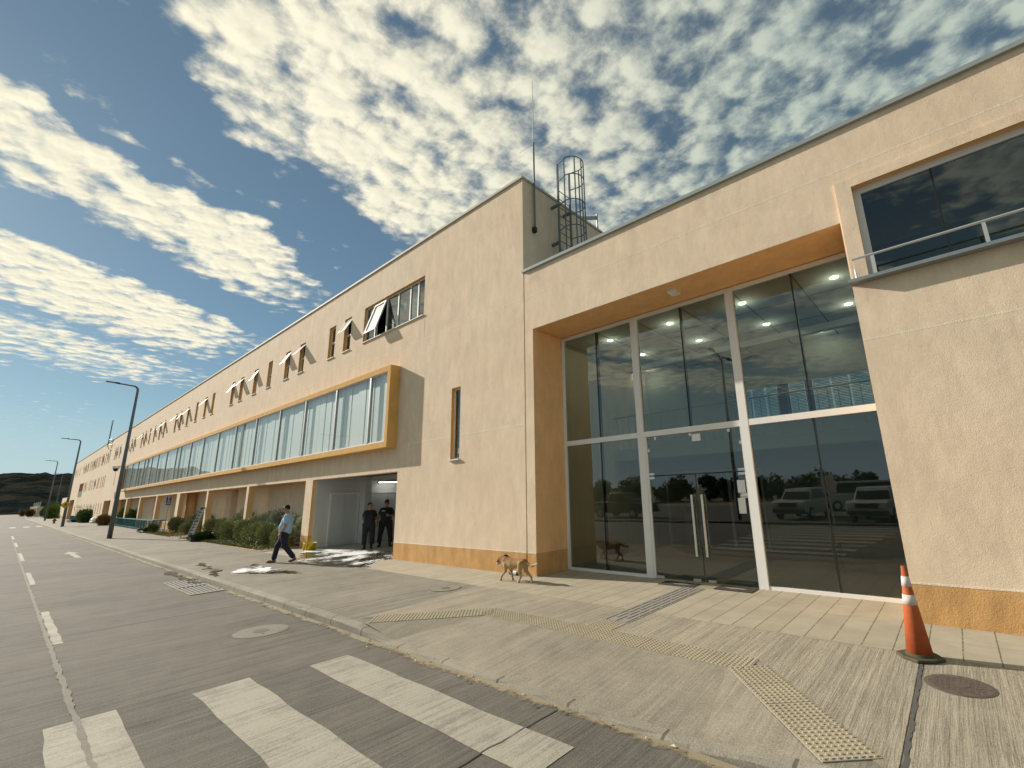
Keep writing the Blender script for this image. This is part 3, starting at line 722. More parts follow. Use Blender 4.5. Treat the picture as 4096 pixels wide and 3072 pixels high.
for i, h in enumerate(HL): place(protoS, usedS, 1 if i in (4, 5, 6, 10, 11, 12, 14) else 0, h[0], h[2])
for o in protoU + protoS:
    if o.parent is None:
        for c in list(o.children): bpy.data.objects.remove(c)
        bpy.data.objects.remove(o)
# tall slot window and the far slot
def slot(h):
    x0, x1, z0, z1 = h; t = .05
    f = MB().box(x0, x0 + t, YF + .1, YF + .15, z0, z1).box(x1 - t, x1, YF + .1, YF + .15, z0, z1).box(x0 + t, x1 - t, YF + .1, YF + .15, z0, z0 + t).box(x0 + t, x1 - t, YF + .1, YF + .15, z1 - t, z1).build('slot_window', 'white_metal', bld)
    MB().box(x0 + t, x1 - t, YF + .12, YF + .13, z0 + t, z1 - t).build('pane', 'window_glass', f)
    MB().box(x0 - .04, x1 + .03, YF - .06, YF + .1, z0 - .035, z0).build('sill', 'white_paint', f)
    return f
sf = slot(H_slot); MB().box(-10.83, -10.75, YF + .105, YF + .118, 3.02, 3.17).build('sticker', 'paper', sf)
slot(H_slot2)
# wide window with one sash swung open
x0, x1, z0, z1 = H_wide; ms = [x0, -16.2, -15.35, -14.55, -13.75, -13.25, x1]; fy0, fy1 = YF + .10, YF + .15
f = MB().box(x0, x1, fy0, fy1, z0, z0 + .05).box(x0, x1, fy0, fy1, z1 - .05, z1)
for m_ in ms: f.box(max(x0, m_ - .03), min(x1, m_ + .03), fy0 - .01, fy1 + .01, z0 + .05, z1 - .05)
wf = f.build('wide_window', 'white_metal', bld)
for i, (a, b_) in enumerate(zip(ms[:-1], ms[1:])):
    if i != 1: MB().box(a + .03, b_ - .03, YF + .12, YF + .13, z0 + .05, z1 - .05).build('pane', 'window_glass', wf)
sa = R(17); ss = MB()
def sash_bar(mb, xa, xb, a0, a1, d=.05):
    ca, s_ = math.cos(sa), math.sin(sa); q = lambda x, a, b_: (x, YF + .09 - s_ * a - ca * b_, z1 - .06 - ca * a - s_ * b_)
    mb.add([q(x, a, b_) for b_ in (0, d) for a in (a0, a1) for x in (xa, xb)], ((0, 2, 3, 1), (4, 5, 7, 6), (0, 1, 5, 4), (2, 6, 7, 3), (0, 4, 6, 2), (1, 3, 7, 5)))
sash_bar(ss, -16.2, -16.12, 0, 1.32); sash_bar(ss, -15.43, -15.35, 0, 1.32); sash_bar(ss, -16.12, -15.43, 0, .08); sash_bar(ss, -16.12, -15.43, 1.24, 1.32); ss.cur = 1; sash_bar(ss, -16.12, -15.43, .08, 1.24, .012)
ss.build('sash', ['white_metal', 'pale_pane'], wf)
MB().box(-15.2, x1, YF + .24, YF + .25, z0, z1).box(x0, -16.3, YF + .24, YF + .25, z0, z1).build('pale_backing', 'blind', wf)  # pale sheets behind the panes, left and right of the open sash
MB().box(x0 - .04, x1 + .02, YF - .05, fy0, z0 - .03, z0).build('sill', 'white_paint', wf)

# ---- projecting glass box
bx0, bx1, bz0, bz1, by = -68.25, -14.0, 3.47, 6.25, 7.64
fr = MB().box(bx0, bx1, by, YF + .1, 6.06, bz1).box(bx0, bx1, by, YF + .1, bz0, 3.66).box(bx1 - .17, bx1, by, YF + .1, 3.66, 6.06).box(bx0, bx0 + .17, by, YF + .1, 3.66, 6.06)
fr.box(bx0 + .17, bx1 - .17, YF + .06, YF + .1, 3.66, 6.06)
gbx = fr.build('glass_box', 'stucco_ochre', bld)
mull = [-15.35, -18.02, -20.95, -23.87, -27.1, -30.4, -33.7, -37.0, -40.2, -43.15, -44.4, -47.65, -50.9, -53.5, -56.85, -59.9, -63.1, -66.4]
for x in mull: MB().box(x - .05, x + .05, by + .01, by + .10, 3.70, 6.03).build('mullion', 'galvanised', gbx)
MB().box(bx0 + .17, bx1 - .17, by + .02, by + .09, 3.66, 3.70).box(bx0 + .17, bx1 - .17, by + .02, by + .09, 6.03, 6.06).box(bx1 - .215, bx1 - .17, by + .02, by + .09, 3.70, 6.03).build('window_rail', 'white_metal', gbx)
es = [bx1 - .215] + mull + [bx0 + .17]
bl = MB()
for a, b_ in zip(es[:-1], es[1:]):
    MB().box(b_ + .05, a - .05 if a != es[0] else a, by + .05, by + .06, 3.70, 6.03).build('pane', 'bay_glass', gbx)
x = bx1 - .25
while x > bx0 + .3:
    bl.box(x - .55, x - .01, by + .17 + .012 * (int(x * 7) % 3), by + .178 + .012 * (int(x * 7) % 3), 3.68, 6.05); x -= .56
bl.build('blinds', 'blind', gbx)
# camera dome on the wall at the far end of the box
cc = MB().box(-73.6, -73.3, 7.6, 8.0, 6.38, 6.5).tube([(-73.45, 7.55, 6.45), (-73.45, 7.55, 6.2)], [.30, .34], 16).build('camera_housing', 'white_metal', bld)
MB().lathe([(.0, -.34), (.14, -.30), (.22, -.18), (.24, 0), (0, 0)], (-73.45, 7.55, 6.2), 16).build('camera_dome', 'dark_metal', cc, smooth=True)
MB().tube([(-74.0, 7.93, 3.6), (-74.0, 7.93, 2.9)], .05, 8).build('wall_lamp', 'white_metal', bld)

# ---- entrance block
PT = 7.63; X1 = 14.
H_port = (-7.68, -.71, -.2, 5.96); H_ruw = (-.47, 5.2, 4.90, 6.50)
eb = MB().holes(-7.965, X1, -.2, PT, [H_port, H_ruw], YF)
eb.quad((-7.965, YF, -.2), (-7.965, 8.5, -.2), (-7.965, 8.5, PT), (-7.965, YF, PT))
eb.quad((X1, YF, -.2), (X1, 18, -.2), (X1, 18, PT), (X1, YF, PT))
eb.build('entrance_wall', 'stucco', bld)
MB().box(-7.965, X1, YF + .2, 18, PT - .35, PT - .25).build('entrance_roof', 'grey_metal', bld)
MB().box(-8.02, X1, YF - .06, YF + .24, PT, PT + .075).build('entrance_coping', 'coping_grey', bld)
po = MB(); x0, x1, z0, z1 = H_port
po.quad((x0, YF + .001, -.1), (x0, 9.15, -.1), (x0, 9.15, z1), (x0, YF + .001, z1)); po.quad((x1, YF + .001, -.1), (x1, 9.3, -.1), (x1, 9.3, z1), (x1, YF + .001, z1)); po.quad((x0, YF + .001, z1), (x1, YF + .001, z1), (x1, 9.3, z1), (x0, 9.3, z1))
po.build('porch_reveal', 'stucco_peach', bld)
MB().box(-7.965, -7.68, YF - .004, YF + .05, -.2, .49).box(-7.682, -7.676, YF - .004, 9.1, -.2, .49).box(-.715, X1, YF - .004, YF + .05, -.2, .49).build('entrance_plinth', 'plinth_ochre', bld)
ej = MB()
for z, a, b_ in ((6.89, -7.95, X1), (3.95, -.70, X1)): ej.box(a, b_, YF - .0015, YF + .02, z - .016, z + .016)
ej.box(-7.96, -7.68, YF - .0065, YF + .02, .49, .51).box(-.70, X1, YF - .0065, YF + .02, .49, .51)
ej.build('entrance_joint', 'stucco_pale', bld)
# proud surround of the corner window
MB().holes(-.69, X1, 4.88, 6.66, [H_ruw], YF - .035).quad((-.69, YF - .035, 4.88), (-.69, YF, 4.88), (-.69, YF, 6.66), (-.69, YF - .035, 6.66)).quad((-.69, YF - .035, 6.66), (X1, YF - .035, 6.66), (X1, YF, 6.66), (-.69, YF, 6.66)).build('window_surround', 'stucco', bld)
rr = MB(); x0, x1, z0, z1 = H_ruw
for a in ((x0, x0), (x1, x1)): rr.quad((a[0], YF - .034, z0), (a[0], YF + .2, z0), (a[0], YF + .2, z1), (a[0], YF - .034, z1))
rr.quad((x0, YF - .034, z1), (x1, YF - .034, z1), (x1, YF + .2, z1), (x0, YF + .2, z1)); rr.build('corner_reveal', 'stucco_peach', bld)
cf = MB().box(x0, x0 + .10, YF + .10, YF + .17, z0, z1).box(x0 + .1, x1, YF + .10, YF + .17, z1 - .10, z1).box(x0 + .1, x1, YF + .10, YF + .17, z0, z0 + .04).build('corner_window', 'white_metal', bld)
MB().box(x0 + .10, x1, YF + .13, YF + .14, z0 + .04, z1 - .1).build('pane', 'entrance_glass', cf); MB().box(.515, .54, YF + .12, YF + .15, z0, z1 - .1).build('glass_joint', 'black', cf)
MB().box(-.74, X1, YF - .16, YF + .1, 4.85, 4.90).build('ledge', 'grey_metal', bld)
rl = MB().tube([(-.62, 7.86, 4.90), (-.64, 7.86, 5.215), (X1, 7.86, 5.215)], .02, 8); rl.box(-.40, -.35, 7.85, 7.87, 4.9, 5.2)
for x in (.9, 2.2): rl.box(x - .02, x + .02, 7.85, 7.87, 4.9, 5.2)
rl.build('railing', 'steel', bld)

# ---- entrance glazing
GY = 9.15
gf = MB().box(-7.67, -7.60, GY - .05, GY + .06, .06, 5.86).box(-7.67, -.70, GY - .05, GY + .06, 5.86, 5.94)
for a, b_ in ((-5.45, -5.29), (-3.09, -2.93)): gf.box(a, b_, GY - .06, GY + .07, 0, 5.86)
for a, b_ in ((-7.60, -5.45), (-5.29, -3.09), (-2.93, -.70)): gf.box(a, b_, GY - .055, GY + .065, 3.0, 3.12)
gf.box(-7.67, -5.45, GY - .05, GY + .06, 0, .06).box(-2.93, -.70, GY - .05, GY + .06, 0, .06)
ggl = gf.build('entrance_frame', 'white_metal', bld)
for a, b_, c, d in ((-7.60, -6.53, 3.12, 5.86), (-6.53, -5.45, 3.12, 5.86), (-5.29, -4.155, 3.12, 5.86), (-4.155, -3.09, 3.12, 5.86), (-2.93, -1.785, 3.12, 5.86), (-1.785, -.70, 3.12, 5.86), (-7.60, -6.53, .06, 3.0), (-6.53, -5.45, .06, 3.0), (-2.93, -1.785, .06, 3.0), (-1.785, -.70, .06, 3.0), (-5.25, -3.1, 2.14, 2.98)):
    MB().box(a + .004, b_ - .004, GY - .004, GY + .004, c, d).build('pane', 'entrance_glass', ggl)
gj = MB()
for x, z0_, z1_ in ((-6.53, 3.12, 5.86), (-4.155, 3.12, 5.86), (-1.785, 3.12, 5.86), (-6.53, .06, 3.0), (-1.785, .06, 3.0)): gj.box(x - .012, x + .012, GY - .012, GY + .10, z0_, z1_)
gj.box(-5.27, -3.09, GY - .007, GY + .007, 2.118, 2.135); gj.build('glass_joint', 'black', ggl)
for a, b_ in ((-5.29, -5.24), (-3.115, -3.09)): MB().box(a, b_, GY - .03, GY + .03, 0, 3.0).build('door_jamb', 'white_metal', ggl)
def fitting(a, b_, c, d): MB().box(a, b_, GY - .022, GY + .022, c, d).build('glass_fitting', 'steel', ggl)
for x, z in ((-5.02, 2.98), (-4.18, 2.98), (-3.35, 2.98), (-5.21, 2.72), (-3.14, 2.72)): fitting(x - .025, x + .025, z - .06, z)
for x in (-5.24, -3.25): fitting(x, x + .13, 2.14, 2.19); fitting(x, x + .13, 2.06, 2.112)
fitting(-5.23, -5.06, .01, .06)
MB().box(-4.14, -3.95, GY - .03, GY - .02, 2.80, 2.95).build('door_sensor', 'white_metal', ggl)
for a, b_, hx in ((-5.24, -4.16, -4.255), (-4.14, -3.115, -4.035)):
    dr = MB().box(a + .005, b_ - .005, GY - .005, GY + .005, .012, 2.115).build('glass_door', 'entrance_glass', bld)
    hd = MB().tube([(hx, GY - .07, .50), (hx, GY - .07, 1.705)], .026, 14).tube([(hx, GY + .07, .50), (hx, GY + .07, 1.705)], .026, 14)
    for z in (.72, 1.48): hd.tube([(hx, GY - .07, z), (hx, GY + .07, z)], .011, 8)
    hd.build('door_handle', 'steel', dr, smooth=False)
    MB().box((a + b_) / 2 + (.38 if hx < -4.1 else -.38) - .08, (a + b_) / 2 + (.38 if hx < -4.1 else -.38) + .08, GY - .02, GY + .02, .012, .065).build('patch_fitting', 'steel', dr)
for x0_, x1_, z0_, z1_ in ((-3.30, -3.15, 1.72, 1.96), (-3.26, -3.10, 1.62, 1.715), (-3.32, -3.18, 1.33, 1.62)):
    pn = MB().box(x0_, x1_, GY - .012, GY - .008, z0_, z1_)
    nt = tag(pn.build('paper_notice', 'paper'), {1.72: 'upper plain white paper notice taped on the right glass door', 1.62: 'small white card with a row of dark squares on the right glass door', 1.33: 'lowest plain white sheet taped on the right glass door'}[z0_], 'notice', 'papers taped on the glass door')
    if z0_ == 1.62:
        mk = MB()
        for k in range(6): mk.box(x0_ + .015 + k * .023, x0_ + .028 + k * .023, GY - .0145, GY - .0125, z0_ + .012, z0_ + .026)
        mk.box(x0_ + .012, x0_ + .035, GY - .0145, GY - .0125, z1_ - .03, z1_ - .014)
        mk.build('print', 'dark_metal', nt)
# lobby behind the glass
lb = MB()
lb.quad((-8.35, 9.22, 0), (-8.35, 11.4, 0), (-8.35, 11.4, 5.9), (-8.35, 9.22, 5.9)); lb.quad((-8.35, 11.4, 0), (-10.5, 11.4, 0), (-10.5, 11.4, 5.9), (-8.35, 11.4, 5.9)); lb.quad((-10.5, 11.4, 0), (-10.5, 14.2, 0), (-10.5, 14.2, 5.9), (-10.5, 11.4, 5.9))
lb.holes(-10.5, 3., 0, 5.9, [(-7.5, -4.35, .08, 2.35), (-5.1, -1.2, 3.75, 4.72)], 14.2)
lb.quad((2.8, 9.3, 0), (2.8, 14.2, 0), (2.8, 14.2, 5.9), (2.8, 9.3, 5.9)); lb.quad((-.7, 9.22, 0), (2.8, 9.22, 0), (2.8, 9.22, 5.9), (-.7, 9.22, 5.9)); lb.quad((-8.35, 9.22, 0), (-7.67, 9.22, 0), (-7.67, 9.22, 5.9), (-8.35, 9.22, 5.9))
lb.build('lobby_walls', 'room_wall', bld)
cl = MB().box(-10.6, 3, 9.2, 14.3, 5.90, 5.95); cl.box(-10.6, 3, 12.9, 13.1, 5.72, 5.9); cl.build('lobby_ceiling', 'ceiling', bld)
cg = MB()
for x in [-9 + 1.2 * i for i in range(10)]: cg.box(x - .012, x + .012, 9.25, 14.2, 5.893, 5.90)
for y in (10.7, 12.2): cg.box(-10.4, 2.8, y - .012, y + .012, 5.889, 5.8925)
cg.build('ceiling_seam', 'room_dark', bld)
MB().box(-10.6, 3, 9.21, 14.3, -.05, .0035).build('lobby_floor', 'lobby_tile', bld)
MB().box(-8.34, -8.33, 9.3, 11.4, 0, .12).build('skirting', 'room_dark', bld)
MB().box(-10.5, 2.8, 11.9, 14.19, 2.72, 3.05).build('gallery_floor', 'ceiling', bld)
ra = MB().tube([(-10.4, 11.95, 4.05), (2.7, 11.95, 4.05)], .022, 8)
for i in range(60): ra.box(-10.3 + i * .22 - .007, -10.3 + i * .22 + .007, 11.943, 11.957, 3.05, 4.04)
ra.build('gallery_railing', 'galvanised', bld)
bg_ = MB()
for x in (-7.5, -6.45, -5.4, -4.42): bg_.box(x, x + .07, 14.13, 14.2, .08, 2.35)
bg_.box(-7.5, -4.35, 14.12, 14.19, 2.28, 2.36).box(-7.5, -4.35, 14.12, 14.19, .02, .09).build('inner_glazing', 'white_metal', bld)
MB().box(-9.5, -2.5, 17.2, 17.3, 0, 2.7).box(-9.5, -2.5, 14.3, 17.3, 2.6, 2.7).box(-9.5, -2.5, 14.3, 17.3, -.05, 0).build('inner_room', 'room_dark', bld)
bn = MB()
for i in range(22):
    z = 3.77 + i * .043
    for a, b_ in ((-5.06, -4.72), (-4.66, -4.35), (-4.3, -3.95), (-3.9, -3.6), (-3.25, -2.85), (-2.62, -2.2), (-2.15, -1.75), (-1.7, -1.25)): bn.box(a, b_, 14.1, 14.12, z, z + .018)
bn.box(-3.58, -3.27, 14.1, 14.13, 3.75, 4.72).box(-2.83, -2.64, 14.1, 14.13, 3.75, 4.72)
bn.build('slat_blind', 'dark_metal', bld)
for x, y in ((-4.85, 10.05), (-6.68, 10.05), (-3.03, 10.05), (-1.17, 10.05), (-4.9, 11.9), (-3.05, 11.9), (-6.75, 11.9), (-1.2, 11.9), (-8.5, 10.05), (-2.1, 13.6), (-7.6, 13.6)):
    dlo = MB().lathe([(.0, -.012), (.075, -.012), (.085, 0), (0, 0)], (x, y, 5.899), 16).build('downlight', 'downlight_glow', bld)
    al = bpy.data.lights.new('downlight_lamp', 'POINT'); al.energy = 5.5; al.shadow_soft_size = .12; al.color = (1, .93, .78)
    ao = bpy.data.objects.new('downlight_lamp', al); COL.objects.link(ao); ao.location = (x, y, 5.70); adopt(ao, dlo)

# sensor lamp under the porch header, roof ladder, mast, frame on the roof
MB().box(-4.02, -3.84, 8.3, 8.6, 5.90, 5.955).build('porch_lamp', 'white_metal', bld)
ld = MB(); xr = -7.72
for y in (9.24, 9.80): ld.box(xr - .02, xr + .03, y - .025, y + .025, 7.7, 11.65)
z = 7.95
while z < 10.9: ld.tube([(xr, 9.24, z), (xr, 9.80, z)], .012, 6); z += .28
cage = empty('caged_ladder', (-7.72, 9.5, 7.4), 'grey steel roof ladder with hoops fixed to the tower side wall', 'ladder')
ld.build('rails', 'post_grey', cage)
for z in (8.55, 9.35, 10.2, 11.05, 11.65):
    pts = [(xr, 9.24, z)] + [(xr + .33 + .37 * math.sin(a) , 9.52 + .36 * -math.cos(a), z) for a in [math.pi * k / 10 for k in range(11)]] + [(xr, 9.80, z)]
    MB().tube(pts, .016, 6).build('hoop', 'post_grey', cage)
for y, x in ((9.16, .33), (9.30, .62), (9.74, .62), (9.88, .33), (9.52, .70)): MB().box(xr + x - .012, xr + x + .012, y - .018, y + .018, 8.5, 11.66).build('cage_bar', 'post_grey', cage)
for z in (9.0, 10.25):
    for y in (9.24, 9.80): MB().box(-8.0, xr, y - .03, y + .03, z - .04, z + .04).build('bracket', 'post_grey', cage)
ant = empty('whip_antenna', (-7.93, 8.42, 9.1), 'thin whip antenna clamped to the tower side near its corner', 'antenna')
MB().tube([(-7.93, 8.42, 9.1), (-7.93, 8.42, 12.05)], .028, 8).build('pole', 'post_grey', ant); MB().tube([(-7.93, 8.42, 12.05), (-7.93, 8.42, 14.3)], [.014, .006], 6).build('whip', 'galvanised', ant)
MB().box(-8.0, -7.89, 8.37, 8.47, 9.05, 9.2).build('clamp', 'dark_metal', ant)
MB().tube([(-7.93, 8.42, 12.0), (-8.3, 8.2, 11.75)], .004, 4).tube([(-7.93, 8.42, 12.0), (-7.5, 8.75, 11.8)], .004, 4).build('radial', 'galvanised', ant)
rf = empty('roof_frame', (-8.5, 11.5, 10.6), 'small lattice frame standing on the tower roof behind the caged ladder', 'frame')
MB().tube([(-8.1, 11.8, 10.3), (-8.1, 11.8, 11.38)], .03, 6).tube([(-8.9, 11.0, 10.5), (-8.9, 11.0, 11.1)], .03, 6).build('post', 'galvanised', rf)
MB().tube([(-8.9, 10.9, 11.1), (-8.1, 11.75, 11.2)], .07, 8).build('bar', 'galvanised', rf)
lf = MB()
for k in range(7): lf.tube([(-8.8 + k * .1, 11.05 + k * .1, 11.1), (-8.65 + k * .09, 11.2 + k * .09, 10.5)], .012, 5)
lf.build('lattice', 'galvanised', rf)
m2 = empty('lattice_mast', (-87, 7.8, 9.7), 'thin blue grey mast rising from the far roof edge on wall brackets', 'mast')
MB().tube([(-87.2, 7.75, 9.9), (-87.2, 7.75, 13.2)], .06, 6).build('pole', 'post_grey', m2); MB().tube([(-87.2, 7.75, 13.0), (-87.2, 7.75, 13.5)], .09, 6).build('antenna_head', 'white_metal', m2)
MB().tube([(-87.2, 7.75, 10.8), (-85.0, 7.9, 10.7)], .04, 5).tube([(-87.2, 7.75, 10.1), (-84.9, 7.95, 10.0)], .04, 5).tube([(-87.2, 7.75, 9.9), (-87.1, 7.9, 9.5), (-85.2, 7.95, 9.3)], .03, 5).build('bracket', 'post_grey', m2)
#@@PART2
# ================================================================== SDF figures (continuous bodies)
def smin(a, b, k):
    h = np.clip(.5 + .5 * (b - a) / k, 0, 1); return b + (a - b) * h - k * h * (1 - h)
def prim(P, a, b, r1, r2, sc=None):
    a = np.array(a, float); b = np.array(b, float)
    ba = b - a; L = max((ba * ba).sum(), 1e-9)
    h = np.clip(((P - a) @ ba) / L, 0, 1); d = P - a - h[..., None] * ba
    if sc is not None: d = d / np.array(sc)
    return np.sqrt((d * d).sum(-1)) - (r1 + (r2 - r1) * h)
def sdf_mesh(prims, res, k=.025, cuts=(), pad=.05, post=None):
    pts = np.array([p[0] for p in prims] + [p[1] for p in prims], float); rm = max(max(p[2], p[3]) * (max(p[4]) if len(p) > 4 and p[4] else 1) for p in prims)
    lo = pts.min(0) - rm - pad; hi = pts.max(0) + rm + pad
    ax = [np.arange(lo[i], hi[i] + res, res) for i in range(3)]
    G = np.stack(np.meshgrid(*ax, indexing='ij'), -1)
    d = None
    for p in prims:
        e = prim(G, *p); d = e if d is None else smin(d, e, k)
    for c, nrm in cuts: d = np.maximum(d, (G - np.array(c, float)) @ np.array(nrm, float))
    if post is not None: d = post(G, d)
    ins = d < 0; s = np.array(d.shape) - 1
    acc = np.zeros((*s, 3)); cnt = np.zeros(s)
    for axis in range(3):
        o = [x for x in range(3) if x != axis]
        for i in (0, 1):
            for j in (0, 1):
                off = [0, 0, 0]; off[o[0]] = i; off[o[1]] = j
                sl0 = tuple(slice(off[q], off[q] + s[q]) for q in range(3)); off2 = list(off); off2[axis] += 1
                sl1 = tuple(slice(off2[q], off2[q] + s[q]) for q in range(3))
                A, B = d[sl0], d[sl1]; x = ins[sl0] != ins[sl1]; t = np.where(x, A / np.where(x, A - B, 1), 0)
                pos = np.zeros((*s, 3)); pos[..., o[0]] = i; pos[..., o[1]] = j; pos[..., axis] = t
                acc += pos * x[..., None]; cnt += x
    act = cnt > 0; idx = -np.ones(s, int); idx[act] = np.arange(act.sum())
    cell = np.argwhere(act); V = (cell + acc[act] / cnt[act][:, None]) * res + lo
    Fs = []
    for axis in range(3):
        o = [x for x in range(3) if x != axis]
        a = [slice(1, s[q]) if q in o else slice(0, s[q]) for q in range(3)]
        sl0 = tuple(a); b = list(a); b[axis] = slice(1, s[axis] + 1)
        x = ins[sl0] != ins[tuple(b)]
        q = np.argwhere(x); off = np.array([1 if w in o else 0 for w in range(3)]); q = q + off
        def I(di, dj):
            e = q.copy(); e[:, o[0]] -= di; e[:, o[1]] -= dj; return idx[e[:, 0], e[:, 1], e[:, 2]]
        Fs.append(np.stack([I(0, 0), I(1, 0), I(1, 1), I(0, 1)], -1))
    Fq = np.concatenate(Fs)
    return V, Fq
def sdf_obj(name, mat, prims, res, parent, k=.025, cuts=(), extra=(), post=None, mb=None):
    m = mb or MB(); V, Fq = sdf_mesh(prims, res, k, cuts, post=post); m.add(V.tolist(), Fq.tolist())
    for pr_, rs, kk in extra:
        V, Fq = sdf_mesh(pr_, rs, kk); m.add(V.tolist(), Fq.tolist())
    o = m.build(name, mat, None, smooth=True); o.parent = parent; return o
def hand(wrist, d, side, curl=.5, spread=1.):
    """palm and five bent fingers; d = direction from wrist to knuckles, side = towards the thumb"""
    w, d, sd = np.array(wrist, float), np.array(d, float), np.array(side, float); d /= np.linalg.norm(d); sd -= d * (sd @ d); sd /= np.linalg.norm(sd); nn = np.cross(d, sd)
    ps = [(w, w + d * .075 + sd * .018, .024, .021), (w, w + d * .075 - sd * .018, .022, .02)]
    for i, L in enumerate((.070, .078, .072, .056)):
        b0 = w + d * .08 + sd * (.030 - .020 * i); b1 = b0 + (d * math.cos(curl) + nn * math.sin(curl)) * L * .5; b2 = b1 + (d * math.cos(curl * 2.1) + nn * math.sin(curl * 2.1)) * L * .5
        ps += [(w + d * .06 + sd * (.02 - .014 * i), b0, .012, .0095), (b0, b1, .0095, .0088), (b1, b2, .0088, .0072)]
    t0 = w + d * .025 + sd * .026; t1 = t0 + d * .03 + sd * .03 + nn * .008; t2 = t1 + d * .03 + sd * .006 + nn * .012
    ps += [(w + d * .02, t0, .018, .014), (t0, t1, .013, .011), (t1, t2, .011, .0085)]
    return (ps, .0045, .006)
def head_prims(c, f, u):
    c, f, u = (np.array(x, float) for x in (c, f, u)); s = np.cross(u, f)
    def at(x, y, z): return tuple(c + f * x + s * y + u * z)
    ps = [(at(-.012, 0, .035), at(-.005, 0, .05), .082, .080), (at(.02, 0, -.02), at(.03, 0, -.065), .066, .045), (at(.0, .03, -.03), at(.0, -.03, -.03), .05, .05),
          (at(.088, 0, .02), at(.104, 0, -.012), .010, .0145), (at(.10, .012, -.014), at(.10, -.012, -.014), .009, .009),          # nose
          (at(.082, .018, -.045), at(.082, -.018, -.045), .0095, .0095), (at(.075, 0, -.085), at(.07, 0, -.09), .022, .018),       # lips, chin
          (at(.070, .03, .038), at(.070, -.03, .038), .016, .016)]                                                                  # brow
    for q in (1, -1): ps.append((at(-.012, q * .078, .012), at(-.018, q * .086, -.018), .012, .010, None))
    return ps, at
def person(name, loc, rz, label, J, mats, girth=1., belly=0., sleeve=.55, shirt_mat='shirt_blue', trouser_mat='denim', shoe_mat='shoe_brown', hands=None, headf=(1, 0, 0), skin='skin', glasses=True, short=.62, boots=0):
    root = empty(name, loc, label, 'person', None, rz)
    A = lambda q: np.array(J[q], float); g = girth
    pel, che, nk, hd_ = A('pelvis'), A('chest'), A('neck'), A('head')
    lat = np.array((0, 1., 0)); tors = []
    for q in (1, -1): tors += [(pel + lat * q * .07, che + lat * q * .085, .105 * g, .105 * g), (che + lat * q * .085, A('shL' if q > 0 else 'shR') * .8 + che * .2 + np.array((0, 0, -.01)), .10 * g, .066)]
    tors += [((che + pel) / 2 + np.array((.01 + belly * .8, .06, -.03)), (che + pel) / 2 + np.array((.01 + belly * .8, -.06, -.03)), .118 * g, .118 * g), (pel + np.array((.02 + belly * .5, .05, .04)), che + np.array((.02 + belly * .3, .05, -.04)), .11 * g, .105 * g), (pel + np.array((.02 + belly * .5, -.05, .04)), che + np.array((.02 + belly * .3, -.05, -.04)), .11 * g, .105 * g)]
    for q in 'LR': tors.append((nk + np.array((-.015, 0, -.065)), A('sh' + q) * .75 + che * .25 + np.array((0, 0, .035)), .052, .050))
    neck = [(che + np.array((0, 0, .12)), nk, .065, .056), (nk, hd_ + np.array((0, 0, -.04)), .056, .056)]
    f = np.array(headf, float); f /= np.linalg.norm(f); u = np.array((0, 0, 1.)); hp, at = head_prims(hd_, f, u)
    arms = []; ups = []; legs = []; trs = []; sh = []
    for q in 'LR':
        s_, e_, w_ = A('sh' + q), A('el' + q), A('wr' + q)
        arms += [(s_, e_, .050, .041), (e_, e_ + (w_ - e_) * .35, .042, .040), (e_ + (w_ - e_) * .35, w_, .040, .026)]
        m_ = s_ + (e_ - s_) * short; ups += [(s_ + np.array((0, 0, -.015)), m_, .057, .062)]
        h_, k_, a_, t_ = A('hp' + q), A('kn' + q), A('an' + q), A('to' + q)
        legs += [(h_, k_, .078, .046), (k_, k_ + (a_ - k_) * .35, .046, .046), (k_ + (a_ - k_) * .35, a_, .046, .030), (a_ + np.array((0, 0, -.03)), a_ + (t_ - a_) * .8, .024, .02)]
        trs += [(h_, k_, .108 * g, .078), (k_, a_ + (k_ - a_) * (.14 + boots), .076, .074)]
        fd = t_ - a_; fd[2] = 0; fd /= max(np.linalg.norm(fd), 1e-6); heel = a_ - fd * .035 + np.array((0, 0, -.045))
        sh.append([(heel, t_ - fd * .02, .040, .036), (t_ - fd * .07, t_ + fd * .015, .040, .027), (a_ + np.array((0, 0, .02 + boots)), heel + fd * .02, .045 + boots * .07, .045)])
    body = tors_thin = [(p[0], p[1], p[2] * .9, p[3] * .9) for p in tors]
    B_ = tors_thin + neck + hp + arms + legs
    sdf_obj('body', skin, B_, .0125, root, .016, extra=[hand(*h) for h in (hands or [])])
    hem = pel[2] - .10
    sdf_obj('shirt', shirt_mat, [(p[0], p[1], p[2] + .012, p[3] + .012) for p in tors] + [((pel + lat * .06), (pel - lat * .06), .125 * g, .125 * g), (che + np.array((0, 0, .12)), nk + (nk - che) * -.25, .075, .072)] + ups, .014, root, .04, cuts=[((0, 0, hem), (0, 0, -1))])
    sdf_obj('trousers', trouser_mat, trs + [(pel + lat * .07 + np.array((0, 0, -.02)), pel - lat * .07 + np.array((0, 0, -.02)), .118 * g, .118 * g)], .014, root, .03, cuts=[((0, 0, pel[2] + .05), (0, 0, 1))])
    for s_ in sh: sdf_obj('shoe', shoe_mat, s_, .011, root, .02, cuts=[((0, 0, 0 if min(p[0][2] for p in s_) < .12 else -1), (0, 0, -1))])
    hair = [(at(-.014, 0, .040), at(-.010, 0, .052), .087, .086)]
    sdf_obj('hair', 'hair_black', hair, .009, root, .01, cuts=[(at(.045, 0, .075), tuple(f * .85 - u * .55)), (at(0, 0, -.015), tuple(-u))])
